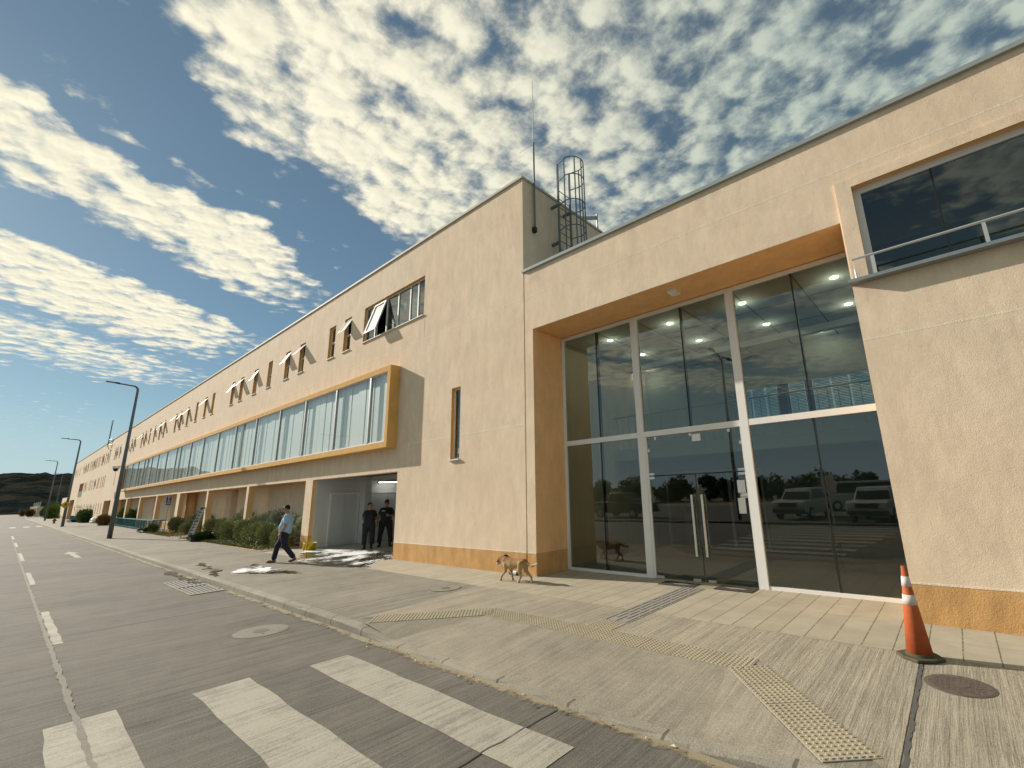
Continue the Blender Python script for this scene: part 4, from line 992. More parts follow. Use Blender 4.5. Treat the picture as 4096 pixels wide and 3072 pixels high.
    if glasses:
        mg = MB()
        for q in (.032, -.032):
            V, Fq = sdf_mesh([(at(.088, q - .014, .020), at(.088, q + .014, .018), .017, .017)], .005, .01); mg.add(V.tolist(), Fq.tolist())
        for q in (.082, -.082): mg.tube([at(.075, q * .75, .024), at(.02, q, .022), at(-.02, q, .018)], .004, 5)
        mg.build('sunglasses', 'lens_black', None, smooth=True).parent = root
    return root, at

# man walking out across the pavement, phone at his ear. local x = forward
mJ = dict(pelvis=(-.02, 0, .93), chest=(-.05, 0, 1.27), neck=(-.03, 0, 1.47), head=(.02, 0, 1.615), shL=(-.05, .19, 1.40), shR=(-.05, -.19, 1.40),
          elR=(.10, -.27, 1.16), wrR=(.16, -.13, 1.40), elL=(-.07, .25, 1.12), wrL=(.04, .27, .88),
          hpL=(-.01, .09, .90), hpR=(-.03, -.09, .90), knL=(-.06, .10, .50), anL=(-.36, .10, .135), toL=(-.24, .10, .045), knR=(.20, -.09, .50), anR=(.27, -.09, .085), toR=(.44, -.10, .035))
MANP = (-16.66, 5.86, .004); hdg = math.atan2(-.80, -.60)
man, mat_ = person('person', MANP, hdg, 'man in light blue shirt and dark jeans walking with a phone at his ear', mJ, None, 1.12, .055, shirt_mat='shirt_blue',
    hands=[((.16, -.13, 1.40), (-.15, .15, 1.), (-.5, .5, 0), .9), ((.04, .27, .88), (.3, 0, -1), (.9, -.4, 0), .45)], headf=(1, -.05, 0), short=.66)
wt = MB().lathe([(.035, -.014), (.036, .014)], (.02, .268, .915), 14).build('wristwatch', 'black'); wt.parent = man
ph = MB().box(-.006, .006, -.036, .036, -.075, .075).build('mobile_phone', 'black', bevel=.004); tag(ph, 'black mobile phone held to the ear of the man in the blue shirt', 'phone')
Mm = Matrix.Translation(MANP) @ Matrix.Rotation(hdg, 4, 'Z'); ph.location = Mm @ Vector((.135, -.085, 1.50)); ph.rotation_euler = (R(10), R(-25), hdg + 1.25)
# two guards in black in the passage
gJ = dict(pelvis=(0, 0, .91), chest=(-.01, 0, 1.24), neck=(0, 0, 1.43), head=(.02, 0, 1.575), shL=(-.01, .172, 1.355), shR=(-.01, -.172, 1.355),
          elL=(-.13, .25, 1.12), wrL=(-.16, .06, .95), elR=(-.13, -.25, 1.12), wrR=(-.17, -.03, .97),
          hpL=(0, .09, .88), hpR=(0, -.09, .88), knL=(.02, .115, .48), anL=(-.02, .125, .085), toL=(.13, .15, .035), knR=(.02, -.11, .48), anR=(-.02, -.12, .085), toR=(.13, -.14, .035))
g1, a1 = person('person', (-17.6, 9.1, .004), math.atan2(-.55, .83), 'guard in black uniform with hands clasped behind his back, nearer the white double door', gJ, None, 1.02, .0, shirt_mat='uniform', trouser_mat='uniform', shoe_mat='boot',
    hands=[((-.16, .06, .95), (-.05, -.9, -.3), (0, .2, 1), .5), ((-.17, -.03, .97), (-.05, .8, -.5), (0, .2, 1), .5)], headf=(.55, .83, -.05), skin='skin_dark', glasses=False, short=.55, boots=.2)
gK = dict(gJ); gK.update(pelvis=(0, 0, .95), chest=(-.01, 0, 1.30), neck=(0, 0, 1.50), head=(.02, 0, 1.645), shL=(-.01, .188, 1.42), shR=(-.01, -.188, 1.42),
    elL=(-.02, .29, 1.17), wrL=(.19, .10, 1.17), elR=(-.04, -.28, 1.14), wrR=(.03, -.31, .89), hpL=(0, .1, .92), hpR=(0, -.1, .92), knL=(.03, .15, .50), knR=(.03, -.15, .50), anL=(0, .19, .085), toL=(.13, .24, .035), anR=(0, -.19, .085), toR=(.13, -.24, .035))
g2, a2 = person('person', (-17.72, 9.85, .004), math.atan2(-.50, .86), 'taller guard in black uniform and sunglasses holding one hand at his chest', gK, None, 1.1, .02, shirt_mat='uniform', trouser_mat='uniform', shoe_mat='boot',
    hands=[((.19, .10, 1.17), (.1, -.9, .35), (.2, .3, 1), .9), ((.03, -.31, .89), (.15, .05, -1), (.9, .3, 0), .5)], headf=(1, -.05, 0), skin='skin_dark', glasses=True, short=.55, boots=.2)
for g_, at_, z in ((g1, a1, .95), (g2, a2, .985)):
    MB().lathe([(.150, -.025), (.152, .025)], (0, 0, z), 20).build('belt', 'black').parent = g_
    g_.children[-1].scale = (.92, 1.18, 1)
    g_.children[-1].location = (.0, 0, 0)
cp = a2(0, 0, .075)
cpm = MB(); V, Fq = sdf_mesh([(a2(-.012, 0, .055), a2(-.012, 0, .085), .096, .080), (a2(.06, .05, .062), a2(.10, 0, .055), .012, .012), (a2(.06, -.05, .062), a2(.10, 0, .055), .012, .012)], .009, .02, cuts=[(a2(0, 0, .052), (0, 0, -1))]); cpm.add(V.tolist(), Fq.tolist()); cpm.build('cap', 'hair_black', None, smooth=True).parent = g2
MB().box(.125, .13, -.02, .02, .96, .995).build('buckle', 'steel').parent = g2
MB().box(.128, .133, -.17, -.05, 1.345, 1.375).build('name_tape', 'plaster_white').parent = g2

# dog walking along the wall. local x = forward
dog = empty('dog', (-7.72, 7.33, .004), 'tan short haired dog walking past the corner of the entrance', 'dog', None, math.pi)
dp = [((.22, 0, .368), (.05, 0, .355), .115, .112, (1, .84, 1)), ((.05, 0, .358), (-.20, 0, .38), .108, .09, (1, .85, 1)), ((-.20, 0, .39), (-.30, 0, .40), .085, .085, (1, .85, 1)), ((.27, 0, .39), (.30, 0, .33), .09, .075, (1, .8, 1)),
      ((.26, 0, .405), (.39, 0, .425), .088, .068), ((.39, 0, .425), (.46, 0, .415), .072, .060), ((.46, -.01, .40), (.555, -.02, .325), .042, .028), ((.45, -.01, .375), (.54, -.02, .31), .03, .018)]
for q in (1, -1): dp += [((.425, q * .052, .455), (.475, q * .072, .375), .016, .011, None)]
# forelegs: near (+y local is towards the wall after the turn), hind legs with stifle and hock
dp += [((.20, .06, .34), (.20, .065, .205), .05, .03), ((.20, .065, .205), (.315, .065, .10), .028, .020), ((.315, .065, .10), (.345, .065, .03), .020, .020), ((.345, .065, .022), (.375, .065, .018), .022, .018),
       ((.20, -.06, .34), (.155, -.065, .20), .052, .031), ((.155, -.065, .20), (.125, -.065, .095), .028, .020), ((.125, -.065, .095), (.105, -.065, .03), .020, .020), ((.105, -.065, .022), (.14, -.065, .018), .022, .018),
       ((-.27, .06, .37), (-.235, .065, .225), .07, .042), ((-.235, .065, .225), (-.27, .065, .115), .036, .021), ((-.27, .065, .115), (-.215, .065, .03), .019, .019), ((-.215, .065, .022), (-.18, .065, .018), .022, .018),
       ((-.29, -.06, .37), (-.30, -.068, .235), .072, .042), ((-.30, -.068, .235), (-.455, -.068, .115), .037, .021), ((-.455, -.068, .115), (-.475, -.068, .03), .019, .019), ((-.475, -.068, .022), (-.435, -.068, .018), .022, .018)]
dp += [((-.35, 0, .43), (-.45, 0, .375), .036, .028), ((-.45, 0, .375), (-.56, 0, .355), .028, .024), ((-.56, 0, .355), (-.70, .0, .405), .024, .013)]
sdf_obj('body', 'dog_fur', dp, .009, dog, .022)
nz = MB(); V, Fq = sdf_mesh([((.578, -.012, .322), (.578, -.028, .322), .011, .011)], .004, .005); nz.add(V.tolist(), Fq.tolist()); nz.build('nose', 'black', None, smooth=True).parent = dog
for q in (1, -1):
    ey = MB(); V, Fq = sdf_mesh([((.492, q * .036 - .01, .402), (.493, q * .037 - .01, .403), .009, .009)], .004, .005); ey.add(V.tolist(), Fq.tolist()); ey.build('eye', 'black', None, smooth=True).parent = dog
    ea = MB(); V, Fq = sdf_mesh([((.418, q * .062, .452), (.455, q * .078, .385), .020, .024, (1, .45, 1))], .007, .01); ea.add(V.tolist(), Fq.tolist())
    plain('dog_ear', (.20, .06, .02), .8); ea.build('ear', 'dog_ear', None, smooth=True).parent = dog

# ================================================================== STREET THINGS
def lamp(x, y, H, label, r0=.115):
    o = empty('street_lamp', (x, y, 0), label, 'street lamp', 'street lamps along the pavement')
    MB().box(-.19, .19, -.19, .19, -.02, .012).build('base_plate', 'post_grey').parent = o
    b = [(0, 0, 0), (0, 0, H * .5), (0, 0, H - .30)]; rr_ = [r0, r0 * .75, r0 * .52]
    for k in range(1, 7):
        a = math.pi / 2 * k / 6 * .97; b.append((0, -.28 * (1 - math.cos(a)), H - .30 + .28 * math.sin(a))); rr_.append(r0 * (.52 - .02 * k))
    b.append((0, -.98, H + .03)); rr_.append(r0 * .36)
    MB().tube(b, rr_, 12).build('pole', 'post_grey', None, smooth=True).parent = o
    h_ = MB(); h_.obox((0, -1.25, H + .055), (.125, 0, 0), (0, .32, -.018), (0, .002, .028)); h_.obox((0, -1.02, H + .05), (.07, 0, 0), (0, .10, -.005), (0, .002, .05))
    hh_ = h_.build('lamp_head', 'dark_metal', None, bevel=.02); hh_.parent = o
    l_ = MB(); l_.obox((0, -1.33, H + .032), (.09, 0, 0), (0, .18, -.01), (0, 0, .004)); l_.build('led_panel', 'plaster_white').parent = o
    return o
lamp(-41.0, 4.53, 9.72, 'tall grey street lamp nearest, in front of the end of the glass box', .125)
lamp(-77.5, 4.58, 9.68, 'tall grey street lamp with the yellow crossing sign at its foot', .125)
lamp(-126.3, 5.14, 10.55, 'tall grey street lamp standing left of the yellow crossing sign against the hill', .12)
lamp(-172, 8.3, 10.6, 'farthest street lamp, between the second lamp and the hill', .11)
def dlamp(x, y, label):
    o = empty('street_lamp', (x, y, -.05), label, 'street lamp', 'double lamps on the far side of the road')
    MB().tube([(0, 0, 0), (0, 0, 9.4)], [.12, .07], 10).build('pole', 'post_grey').parent = o
    for s in (1, -1):
        MB().tube([(0, 0, 9.4), (0, s * .3, 9.72), (0, s * 1.2, 9.8)], .045, 6).build('arm', 'post_grey').parent = o
        MB().box(-.12, .12, min(s * 1.1, s * 1.8), max(s * 1.1, s * 1.8), 9.77, 9.85).build('lamp_head', 'dark_metal', None, bevel=.02).parent = o
dlamp(-58.8, -9.8, 'double armed street lamp mirrored in the glass box panes'); dlamp(-9.8, -8.6, 'double armed street lamp mirrored in the entrance glass')

# crossing sign (yellow diamond) on its own post
cs = empty('crossing_sign', (-76.6, 4.42, 0), 'yellow diamond pedestrian crossing sign in front of the second street lamp', 'road sign')
MB().box(-.04, .04, -.04, .04, 0, 2.5).build('post', 'post_grey').parent = cs
dm = MB()
def facing(mb, pts, off):                                         # flat shape on a plate facing +x
    mb.add([(off, y, z) for y, z in pts], (tuple(range(len(pts))),))
P4 = [(-.42, 2.33), (0, 1.91), (.42, 2.33), (0, 2.75)]
pm = MB().prism(P4, .045, .065, 0); pt_ = pm.build('plate', 'black'); pt_.parent = cs
P5 = [(a * .93, 2.33 + (b - 2.33) * .93) for a, b in P4]
fm = MB(); facing(fm, P5, .067); fm.build('face', 'yellow_sign').parent = pt_
sy = MB()
cir = [(.015 + .042 * math.cos(a * math.pi / 5), 2.505 + .042 * math.sin(a * math.pi / 5)) for a in range(10)]; facing(sy, cir, .069)
for q in ([(-.04, 2.46), (.05, 2.46), (.055, 2.31), (-.03, 2.31)], [(-.03, 2.31), (.02, 2.31), (-.09, 2.15), (-.14, 2.15)], [(.01, 2.31), (.055, 2.31), (.115, 2.15), (.07, 2.15)], [(-.04, 2.45), (-.02, 2.42), (-.11, 2.33), (-.13, 2.36)], [(.05, 2.45), (.03, 2.41), (.11, 2.34), (.13, 2.37)], [(-.26, 2.13), (.26, 2.13), (.25, 2.105), (-.25, 2.105)]): facing(sy, q, .069)
sy.build('symbol', 'black').parent = pt_
# fire hydrant
hy = empty('fire_hydrant', (-97.4, 4.88, 0), 'red fire hydrant on the pavement left of the yellow crossing sign', 'hydrant')
MB().lathe([(.17, 0), (.17, .05), (.11, .06), (.11, .45), (.14, .46), (.14, .52), (.10, .62), (.05, .68), (.05, .74), (0, .75)], n=14).build('barrel', 'hydrant_red').parent = hy
for s in (1, -1): MB().tube([(0, s * .1, .40), (0, s * .22, .40)], [.06, .075], 10).build('outlet', 'hydrant_red').parent = hy
MB().tube([(.1, 0, .38), (.26, 0, .38)], [.07, .085], 10).build('outlet', 'dark_metal').parent = hy
# blue parking sign (disabled symbol)
bs = empty('parking_sign', (-46.65, 8.07, 0), 'tall narrow blue parking sign with white symbols on a grey post by the railing', 'road sign', None, -.35)
MB().tube([(0, 0, 0), (0, 0, 2.55)], .03, 8).build('post', 'galvanised').parent = bs
bp = MB().box(.03, .05, -.17, .17, 1.88, 2.56).build('plate', 'label_white'); bp.parent = bs
b2 = MB(); b2.add([(.0525, -.155, 2.02), (.0525, .155, 2.02), (.0525, .155, 2.545), (.0525, -.155, 2.545)], ((0, 1, 2, 3),)); b2.add([(.0525, -.155, 1.895), (.0525, .155, 1.895), (.0525, .155, 1.99), (.0525, -.155, 1.99)], ((0, 1, 2, 3),)); b2.build('blue_panel', 'blue_sign').parent = bp
ws = MB()
for pts in ([(-.05, 2.36), (-.02, 2.36), (-.02, 2.52), (-.05, 2.52)], [(-.02, 2.49), (.06, 2.49), (.06, 2.52), (-.02, 2.52)], [(.035, 2.42), (.06, 2.42), (.06, 2.49), (.035, 2.49)], [(-.02, 2.41), (.06, 2.41), (.06, 2.435), (-.02, 2.435)],
            [(-.03, 2.31), (.01, 2.31), (.01, 2.34), (-.03, 2.34)], [(-.03, 2.2), (0, 2.2), (0, 2.3), (-.03, 2.3)], [(0, 2.24), (.07, 2.24), (.07, 2.265), (0, 2.265)], [(-.05, 2.13), (.05, 2.13), (.05, 2.16), (-.05, 2.16)], [(.05, 2.08), (.08, 2.08), (.08, 2.24), (.05, 2.24)], [(-.06, 2.06), (-.03, 2.06), (-.03, 2.19), (-.06, 2.19)], [(-.06, 2.045), (.06, 2.045), (.06, 2.07), (-.06, 2.07)]):
    facing(ws, pts, .0545)
ws.build('symbols', 'label_white').parent = bp
# railings
def railing(p0, p1, h0, label, n, extra=None):
    o = empty('railing', (p0[0], p0[1], 0), label, 'railing', 'teal railings along the ramps')
    D_ = Vector((p1[0] - p0[0], p1[1] - p0[1], 0)); m = MB(); m.tube([(0, 0, h0), tuple(D_ + Vector((0, 0, h0)))], .032, 6); m.tube([(0, 0, .12), tuple(D_ + Vector((0, 0, .12)))], .02, 5)
    if extra: E_ = Vector((extra[0] - p1[0], extra[1] - p1[1], 0)); m.tube([tuple(D_ + Vector((0, 0, h0))), tuple(D_ + E_ + Vector((0, 0, h0)))], .032, 6); m.tube([tuple(D_ + Vector((0, 0, .12))), tuple(D_ + E_ + Vector((0, 0, .12)))], .02, 5)
    m.build('rail', 'teal_paint').parent = o
    b = MB()
    def bars(S_, V_, n_):
        for k in range(n_ + 1):
            c = S_ + V_ * (k / n_); rr_ = .026 if k % 12 == 0 else .013; b.tube([(c.x, c.y, 0), (c.x, c.y, h0)], rr_, 5)
    bars(Vector((0, 0, 0)), D_, n)
    if extra: bars(D_, E_, 7)
    bb = b.build('balusters', 'teal_paint'); bb.parent = o
    return o
railing((-71.0, 7.9), (-46.4, 7.3), .80, 'long teal railing of upright bars beside the blue parking sign', 76, (-46.7, 8.1))
railing((-68, 8.3 - .35), (-47.5, 7.95), .78, 'second teal railing running close behind the long one', 52)
railing((-123.7, 8.0), (-100.3, 7.6), .76, 'far teal railing past the second street lamp', 60)
# aluminium ladder leaning on a pier
la = empty('extension_ladder', (-36.6, 7.6, .05), 'aluminium folding ladder leaning against the third pier among the shrubs', 'ladder')
b0, b1 = Vector((-36.72, 7.52, .05)), Vector((-36.28, 7.66, .05)); t0, t1 = Vector((-36.16, 7.86, 1.70)), Vector((-35.92, 7.97, 1.70))
sd = MB()
for a, b_ in ((b0, t0), (b1, t1)):
    sd.tube([a, a + (b_ - a) * .53], .035, 4); sd.tube([a + (b_ - a) * .47, b_], .028, 4)
sd.build('stile', 'aluminium', la)
rg = MB()
for k in range(9):
    f_ = (k + .6) / 9.4; rg.tube([b0 + (t0 - b0) * f_, b1 + (t1 - b1) * f_], .02, 5)
rg.build('rungs', 'dark_metal', la)
MB().quad(*[tuple(p) for p in (b0 + (t0 - b0) * .02 + Vector((.01, .03, 0)), b1 + (t1 - b1) * .02 + Vector((.01, .03, 0)), b1 + (t1 - b1) * .98 + Vector((.01, .03, 0)), b0 + (t0 - b0) * .98 + Vector((.01, .03, 0)))]).build('back_section', 'aluminium', la)
MB().tube([t0 + Vector((0, 0, -.04)), t1 + Vector((0, 0, -.04))], .055, 8).tube([b0 + (t0 - b0) * .5, b1 + (t1 - b1) * .5], .05, 8).build('hinge', 'dark_metal', la)
MB().tube([b0 - Vector((.05, 0, .03)), b1 + Vector((.05, 0, -.03))], .032, 6).build('foot_bar', 'blue_sign', la)
# white sacks heap by the garage door
sk = sdf_obj('sack', 'sack_white', [((-.3, 0, .16), (.45, .1, .16), .20, .18), ((-.1, 0, .42), (.4, .05, .40), .17, .14), ((.2, .05, .6), (.35, .05, .58), .12, .10)], .03, None, .04)
sk.location = (-87.4, 7.7, 0); sk.scale = (1.6, 1, 1); tag(sk, 'lumpy white sacks heaped beside a bush before the grey door', 'sack')
# traffic cone
cn = empty('traffic_cone', (-.615, 6.5, .004), 'orange traffic cone with two white bands standing by the right wall', 'cone', None, .35)
cb = MB().prism([(.19 * math.cos(a) * (1.15 if k % 2 else 1), .19 * math.sin(a) * (1.15 if k % 2 else 1)) for k, a in enumerate([math.pi * 2 * i / 8 + .39 for i in range(8)])], 0, .035).build('base', 'cone_base', None, bevel=.012); cb.parent = cn
rad = lambda z: .122 - (.122 - .022) * (z - .035) / (.92 - .035)
def cone_part(nm, za, zb, m, o=.0): MB().lathe([(rad(za) + o, za), (rad(zb) + o, zb)], n=28).build(nm, m, None, smooth=False).parent = cn
cone_part('body', .035, .92, 'cone_orange'); cone_part('white_band', .71, .815, 'cone_white', .003); cone_part('white_band', .53, .63, 'cone_white', .003)
MB().lathe([(.132, .034), (.126, .06)], n=28).build('collar', 'cone_base').parent = cn
for o in cn.children:
    for p in o.data.polygons: p.use_smooth = o.name.startswith(('body', 'white'))
# doormats with a worn pale patch
for i, (x0, x1, y0, y1, lb_) in enumerate(((-4.90, -4.16, 8.57, 8.93, 'dark doormat with a worn pale patch before the left glass door'), (-3.80, -3.10, 8.66, 9.05, 'dark doormat with a worn pale patch before the right glass door'))):
    m = tag(MB().box(x0, x1, y0, y1, .004, .018).build('doormat', 'mat_dark', None, bevel=.004), lb_, 'doormat', 'doormats at the entrance')
    r = random.Random(20 + i); cx, cy = (x0 + x1) / 2, (y0 + y1) / 2
    w_ = MB(); n = 22; w_.add([(cx + .20 * (1 + r.uniform(-.35, .25)) * math.cos(6.283 * k / n), cy + .055 * (1 + r.uniform(-.45, .3)) * math.sin(6.283 * k / n), .0195) for k in range(n)], (tuple(range(n)),)); w_.build('worn_patch', 'mat_worn', m)
# manholes
def manhole(x, y, z, r, lab, m1, m2):
    lid = MB().lathe([(r, -.03), (r, .004), (r * .93, .006), (0, .006)], n=36)
    if m1 == 'iron':
        for i in range(-5, 6):
            for j in range(-5, 6):
                if (i * .042) ** 2 + (j * .042) ** 2 < .045: lid.box(i * .042 - .012, i * .042 + .012, j * .042 - .006, j * .042 + .006, .005, .010)
    o = tag(lid.build('manhole_cover', m1), lab, 'manhole'); o.location = (x, y, z)
    MB().lathe([(r * 1.05, -.03), (r * 1.05, .0025), (r * 1.005, .0025)], n=36).build('rim', 'iron').parent = o
    k = MB(); k.lathe([(r * .30, .006), (r * .30, .0085), (r * .22, .0085)], n=20); k.lathe([(r * .06, .006), (r * .06, .009), (0, .009)], (r * .55, -r * .1, 0), 10)
    k.build('lifting_ring', m2).parent = o; return o
manhole(-8.87, 2.93, Zr, .37, 'round pale concrete manhole cover in the road by the crossing', 'lid_concrete', 'iron')
manhole(-8.46, 6.10, .004, .30, 'round pale concrete manhole cover in the pavement near the tiles', 'lid_concrete', 'iron')
manhole(-.30, 5.86, .006, .25, 'small rusty iron manhole cover at the lower right by the cone', 'iron', 'iron')
# drain grate
dg = empty('drain_grate', (-15.1, 3.3, Zr), 'concrete storm drain with two barred openings beside the kerb', 'drain')
zz = Zr + .004
MB().box(-16.5, -13.65, 3.0, 3.05, zz - .05, zz + .012).box(-16.5, -16.38, 3.05, 3.60, zz - .05, zz + .012).box(-15.16, -15.02, 3.05, 3.60, zz - .05, zz + .02).box(-13.8, -13.65, 3.05, 3.60, zz - .05, zz + .012).box(-16.5, -13.65, 3.56, 3.66, zz - .05, zz + .01).build('frame', 'kerb_concrete', dg)
MB().box(-16.38, -15.16, 3.05, 3.56, zz - .002, zz).box(-15.02, -13.8, 3.05, 3.56, zz - .002, zz).build('pit_shade', 'black', dg)  # flat black sheets painted in for the shade inside the drain openings
for xa in (-16.38, -15.02):
    gbm = MB()
    for k in range(6): y = 3.10 + k * .08; gbm.box(xa, xa + 1.22, y - .016, y + .016, zz, zz + .012)
    gbm.build('bars', 'pave_stone_grey', dg)
# bottle, dark stop on the wall, bucket
bo = empty('bottle', (-8.27, 7.88, .05), 'dark bottle with a white label lying behind the dog', 'bottle', None, .12)
MB().tube([(-.17, 0, 0), (-.13, 0, 0), (-.12, 0, 0), (.16, 0, 0), (.17, 0, 0)], [.03, .032, .05, .05, .045], 16).build('bottle_body', 'bottle_dark', None, smooth=True).parent = bo
MB().tube([(-.09, 0, 0), (.07, 0, 0)], .0515, 16, False).build('label_band', 'label_white', None, smooth=True).parent = bo
tp = tag(MB().tube([(-8.68, 7.99, .385), (-8.68, 7.93, .385)], [.045, .038], 12).build('garden_tap', 'dark_metal'), 'small dark tap on the ochre plinth above the dog', 'tap'); MB().tube([(-8.68, 7.94, .385), (-8.68, 7.90, .36)], .018, 8).build('spout', 'dark_metal', tp)
bu = empty('wet_floor_sign', (-19.62, 7.84, .004), 'yellow bucket marked with black strokes at the foot of the first pier', 'bucket')
MB().lathe([(.17, 0), (.215, .27), (.225, .27), (.225, .255)], n=20).build('bucket_body', 'bucket_yellow', None, smooth=True).parent = bu; bu.name = 'mop_bucket'
MB().box(-.26, -.19, -.17, .17, 0, .29).build('bucket_side', 'bucket_yellow', None, bevel=.01).parent = bu
hb = MB()
for a, b_ in (((.14, -.16, .24), (.20, .02, .04)), ((.19, -.09, .05), (.20, .1, .24)), ((.12, -.17, .06), (.15, -.15, .25))): hb.tube([a, b_], .010, 5)
hb.build('mop_strokes', 'black').parent = bu
# wet patches on the tiles and pavement, some with white glare painted in
def puddle(pts, z, seed, name, label, mat='water_glare'):
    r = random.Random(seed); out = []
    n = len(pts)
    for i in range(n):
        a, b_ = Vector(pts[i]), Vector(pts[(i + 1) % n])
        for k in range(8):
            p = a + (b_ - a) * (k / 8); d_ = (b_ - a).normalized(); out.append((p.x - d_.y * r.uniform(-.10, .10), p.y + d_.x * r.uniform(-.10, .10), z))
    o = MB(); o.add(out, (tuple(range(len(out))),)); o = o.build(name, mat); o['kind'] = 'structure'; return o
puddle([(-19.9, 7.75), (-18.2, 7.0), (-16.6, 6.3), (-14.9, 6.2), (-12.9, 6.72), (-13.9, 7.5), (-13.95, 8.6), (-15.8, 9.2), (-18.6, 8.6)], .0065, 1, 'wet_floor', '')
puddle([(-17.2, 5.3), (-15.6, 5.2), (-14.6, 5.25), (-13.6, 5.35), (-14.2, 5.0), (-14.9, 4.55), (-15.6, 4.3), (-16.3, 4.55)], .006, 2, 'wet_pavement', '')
puddle([(-19.6, 4.5), (-18, 4.3), (-16.6, 4.25), (-15.3, 3.9), (-15.6, 3.86), (-17.3, 4.1), (-19, 4.25)], .0062, 3, 'wet_trickle', '', 'wet_concrete')
puddle([(-16.9, 3.66), (-15.4, 3.68), (-15.4, 3.45), (-16.5, 3.4), (-19.0, 3.4), (-19.2, 3.62)], Zr + .016, 4, 'wet_gutter', '', 'wet_concrete')

# ================================================================== PLANTS
def shrub_mesh(seed, rx, ry, rz, n, leaf, mat, sx=1.):
    r = random.Random(seed); L = MB(); S_ = MB()
    lob = [(r.uniform(-.5, .5) * rx, r.uniform(-.5, .5) * ry, r.uniform(.35, .75) * rz, r.uniform(.42, .62)) for _ in range(7)]
    for _ in range(n):
        lx, ly, lz, lr = r.choice(lob); d = Vector((r.gauss(0, 1), r.gauss(0, 1), r.gauss(0, 1))).normalized(); f_ = r.uniform(.45, 1.08) ** .6
        p = Vector((lx + d.x * rx * lr * f_, ly + d.y * ry * lr * f_, max(.03, lz + d.z * rz * lr * f_)))
        up_ = (d * .8 + Vector((r.uniform(-.5, .5), r.uniform(-.5, .5), r.uniform(.1, .9)))).normalized(); sd_ = up_.cross(Vector((r.uniform(-1, 1), r.uniform(-1, 1), r.uniform(-1, 1)))).normalized()
        l = leaf * r.uniform(.6, 1.3); w_ = l * .17
        L.add([p - sd_ * w_, p + sd_ * w_, p + up_ * l + sd_ * w_ * .4, p + up_ * l - sd_ * w_ * .4], ((0, 1, 2, 3),))
    for _ in range(7): a = r.uniform(0, 6.28); S_.tube([(0, 0, 0), (math.cos(a) * rx * .4, math.sin(a) * ry * .4, rz * r.uniform(.5, .8))], [.022, .008], 5)
    o = empty('shrub', (0, 0, 0)); L.build('foliage', mat).parent = o; S_.build('stems', 'bark').parent = o; return o
PS = [shrub_mesh(1, .58, .50, .88, 4200, .095, 'shrub_leaf'), shrub_mesh(2, .58, .50, 1.05, 4800, .09, 'shrub_leaf_grey'), shrub_mesh(3, .56, .48, .72, 3600, .09, 'shrub_leaf'), shrub_mesh(4, .75, .6, 1.1, 3600, .13, 'green_leaf'), shrub_mesh(5, .8, .6, .55, 3000, .13, 'dark_leaf'), shrub_mesh(6, .6, .6, .75, 1800, .15, 'dry_leaf')]
usedP = set()
def shrub(k, x, y, s, label, rz=0., sz=None, group='shrubs in the bed along the arcade'):
    if k in usedP: o = copy_tree(PS[k])
    else: o = PS[k]; usedP.add(k)
    o.location = (x, y, .005); o.rotation_euler = (0, 0, rz); o.scale = (s, s, sz or s); tag(o, label, 'shrub', group)
shrub(0, -33.0, 7.95, .95, 'olive shrub just right of the third pier, first of the front row', 1.)
shrub(2, -31.5, 8.0, 1.15, 'broad olive shrub second in the front row, below the tall dark grey one', 2.)
shrub(1, -30.6, 8.65, 1.15, 'tall grey green shrub in front of the dark recess', 0.)
shrub(1, -29.2, 8.55, .95, 'grey green shrub just left of the second pier', 2.4)
shrub(2, -29.3, 7.8, 1.1, 'brownish olive shrub in front, left of the second pier', .4)
shrub(0, -27.0, 7.7, 1.0, 'tall olive shrub in front of the second pier', 3.)
shrub(1, -26.6, 8.5, 1.05, 'grey green shrub behind, just right of the second pier', 4.)
shrub(1, -25.0, 8.4, 1.15, 'large dark grey green shrub in the middle of the last bay', 5.2)
shrub(0, -25.3, 7.65, .92, 'olive shrub in front of the large grey green one', 5.)
shrub(2, -24.1, 7.75, 1.05, 'low olive shrub left of the walking man', 1.7)
shrub(1, -23.3, 8.5, 1.0, 'grey green shrub behind the walking man', 1.2)
shrub(1, -21.9, 8.5, 1.02, 'grey green shrub against the first pier, right of the walking man', 3.3)
shrub(2, -22.1, 7.7, .95, 'low yellowish olive shrub at the foot of the first pier', 4.6)
shrub(4, -30.9, 6.95, .85, 'dark green branch heap lying on the pavement edge', .2, .62)
shrub(0, -42.2, 8.0, 1.0, 'round olive shrub right of the wide fourth pier', 2.2)
shrub(1, -39.9, 8.6, 1.1, 'tall dark shrub behind the ladder, left one', .7)
shrub(0, -38.6, 8.5, 1.1, 'tall olive shrub right behind the folding ladder', 4.1)
shrub(2, -38.6, 7.8, .9, 'low brownish shrub left of the ladder foot', 3.)
shrub(0, -36.9, 8.3, .95, 'olive shrub between the ladder and the third pier', 5.6)
shrub(2, -34.6, 8.6, .9, 'small shrub showing behind the third pier', .3)
shrub(4, -46.2, 7.15, .7, 'low dark green shrub at the left tip of the bed', 1., .55)
shrub(3, -45.2, 7.2, .45, 'small bright green tuft right of the parking sign', 2.)
shrub(3, -67.5, 8.6, 1.25, 'rounded green shrub behind the railing in the farthest bays', 2.)
shrub(3, -64.6, 8.7, 1.1, 'green shrub behind the railing right of the sixth pier', 4.)
shrub(3, -92.5, 7.6, 1.5, 'clipped green bush beside the white sacks', 0., 1.25)
shrub(3, -95.5, 7.5, 1.4, 'clipped green bush at the end of the far railing', 2.5, 1.2)
shrub(4, -98.5, 7.2, 1.2, 'low dark shrub at the end of the far railing', .8, .6)
shrub(5, -76.5, 7.5, 1.2, 'reddish brown dry shrub before the grey garage door', 0.)
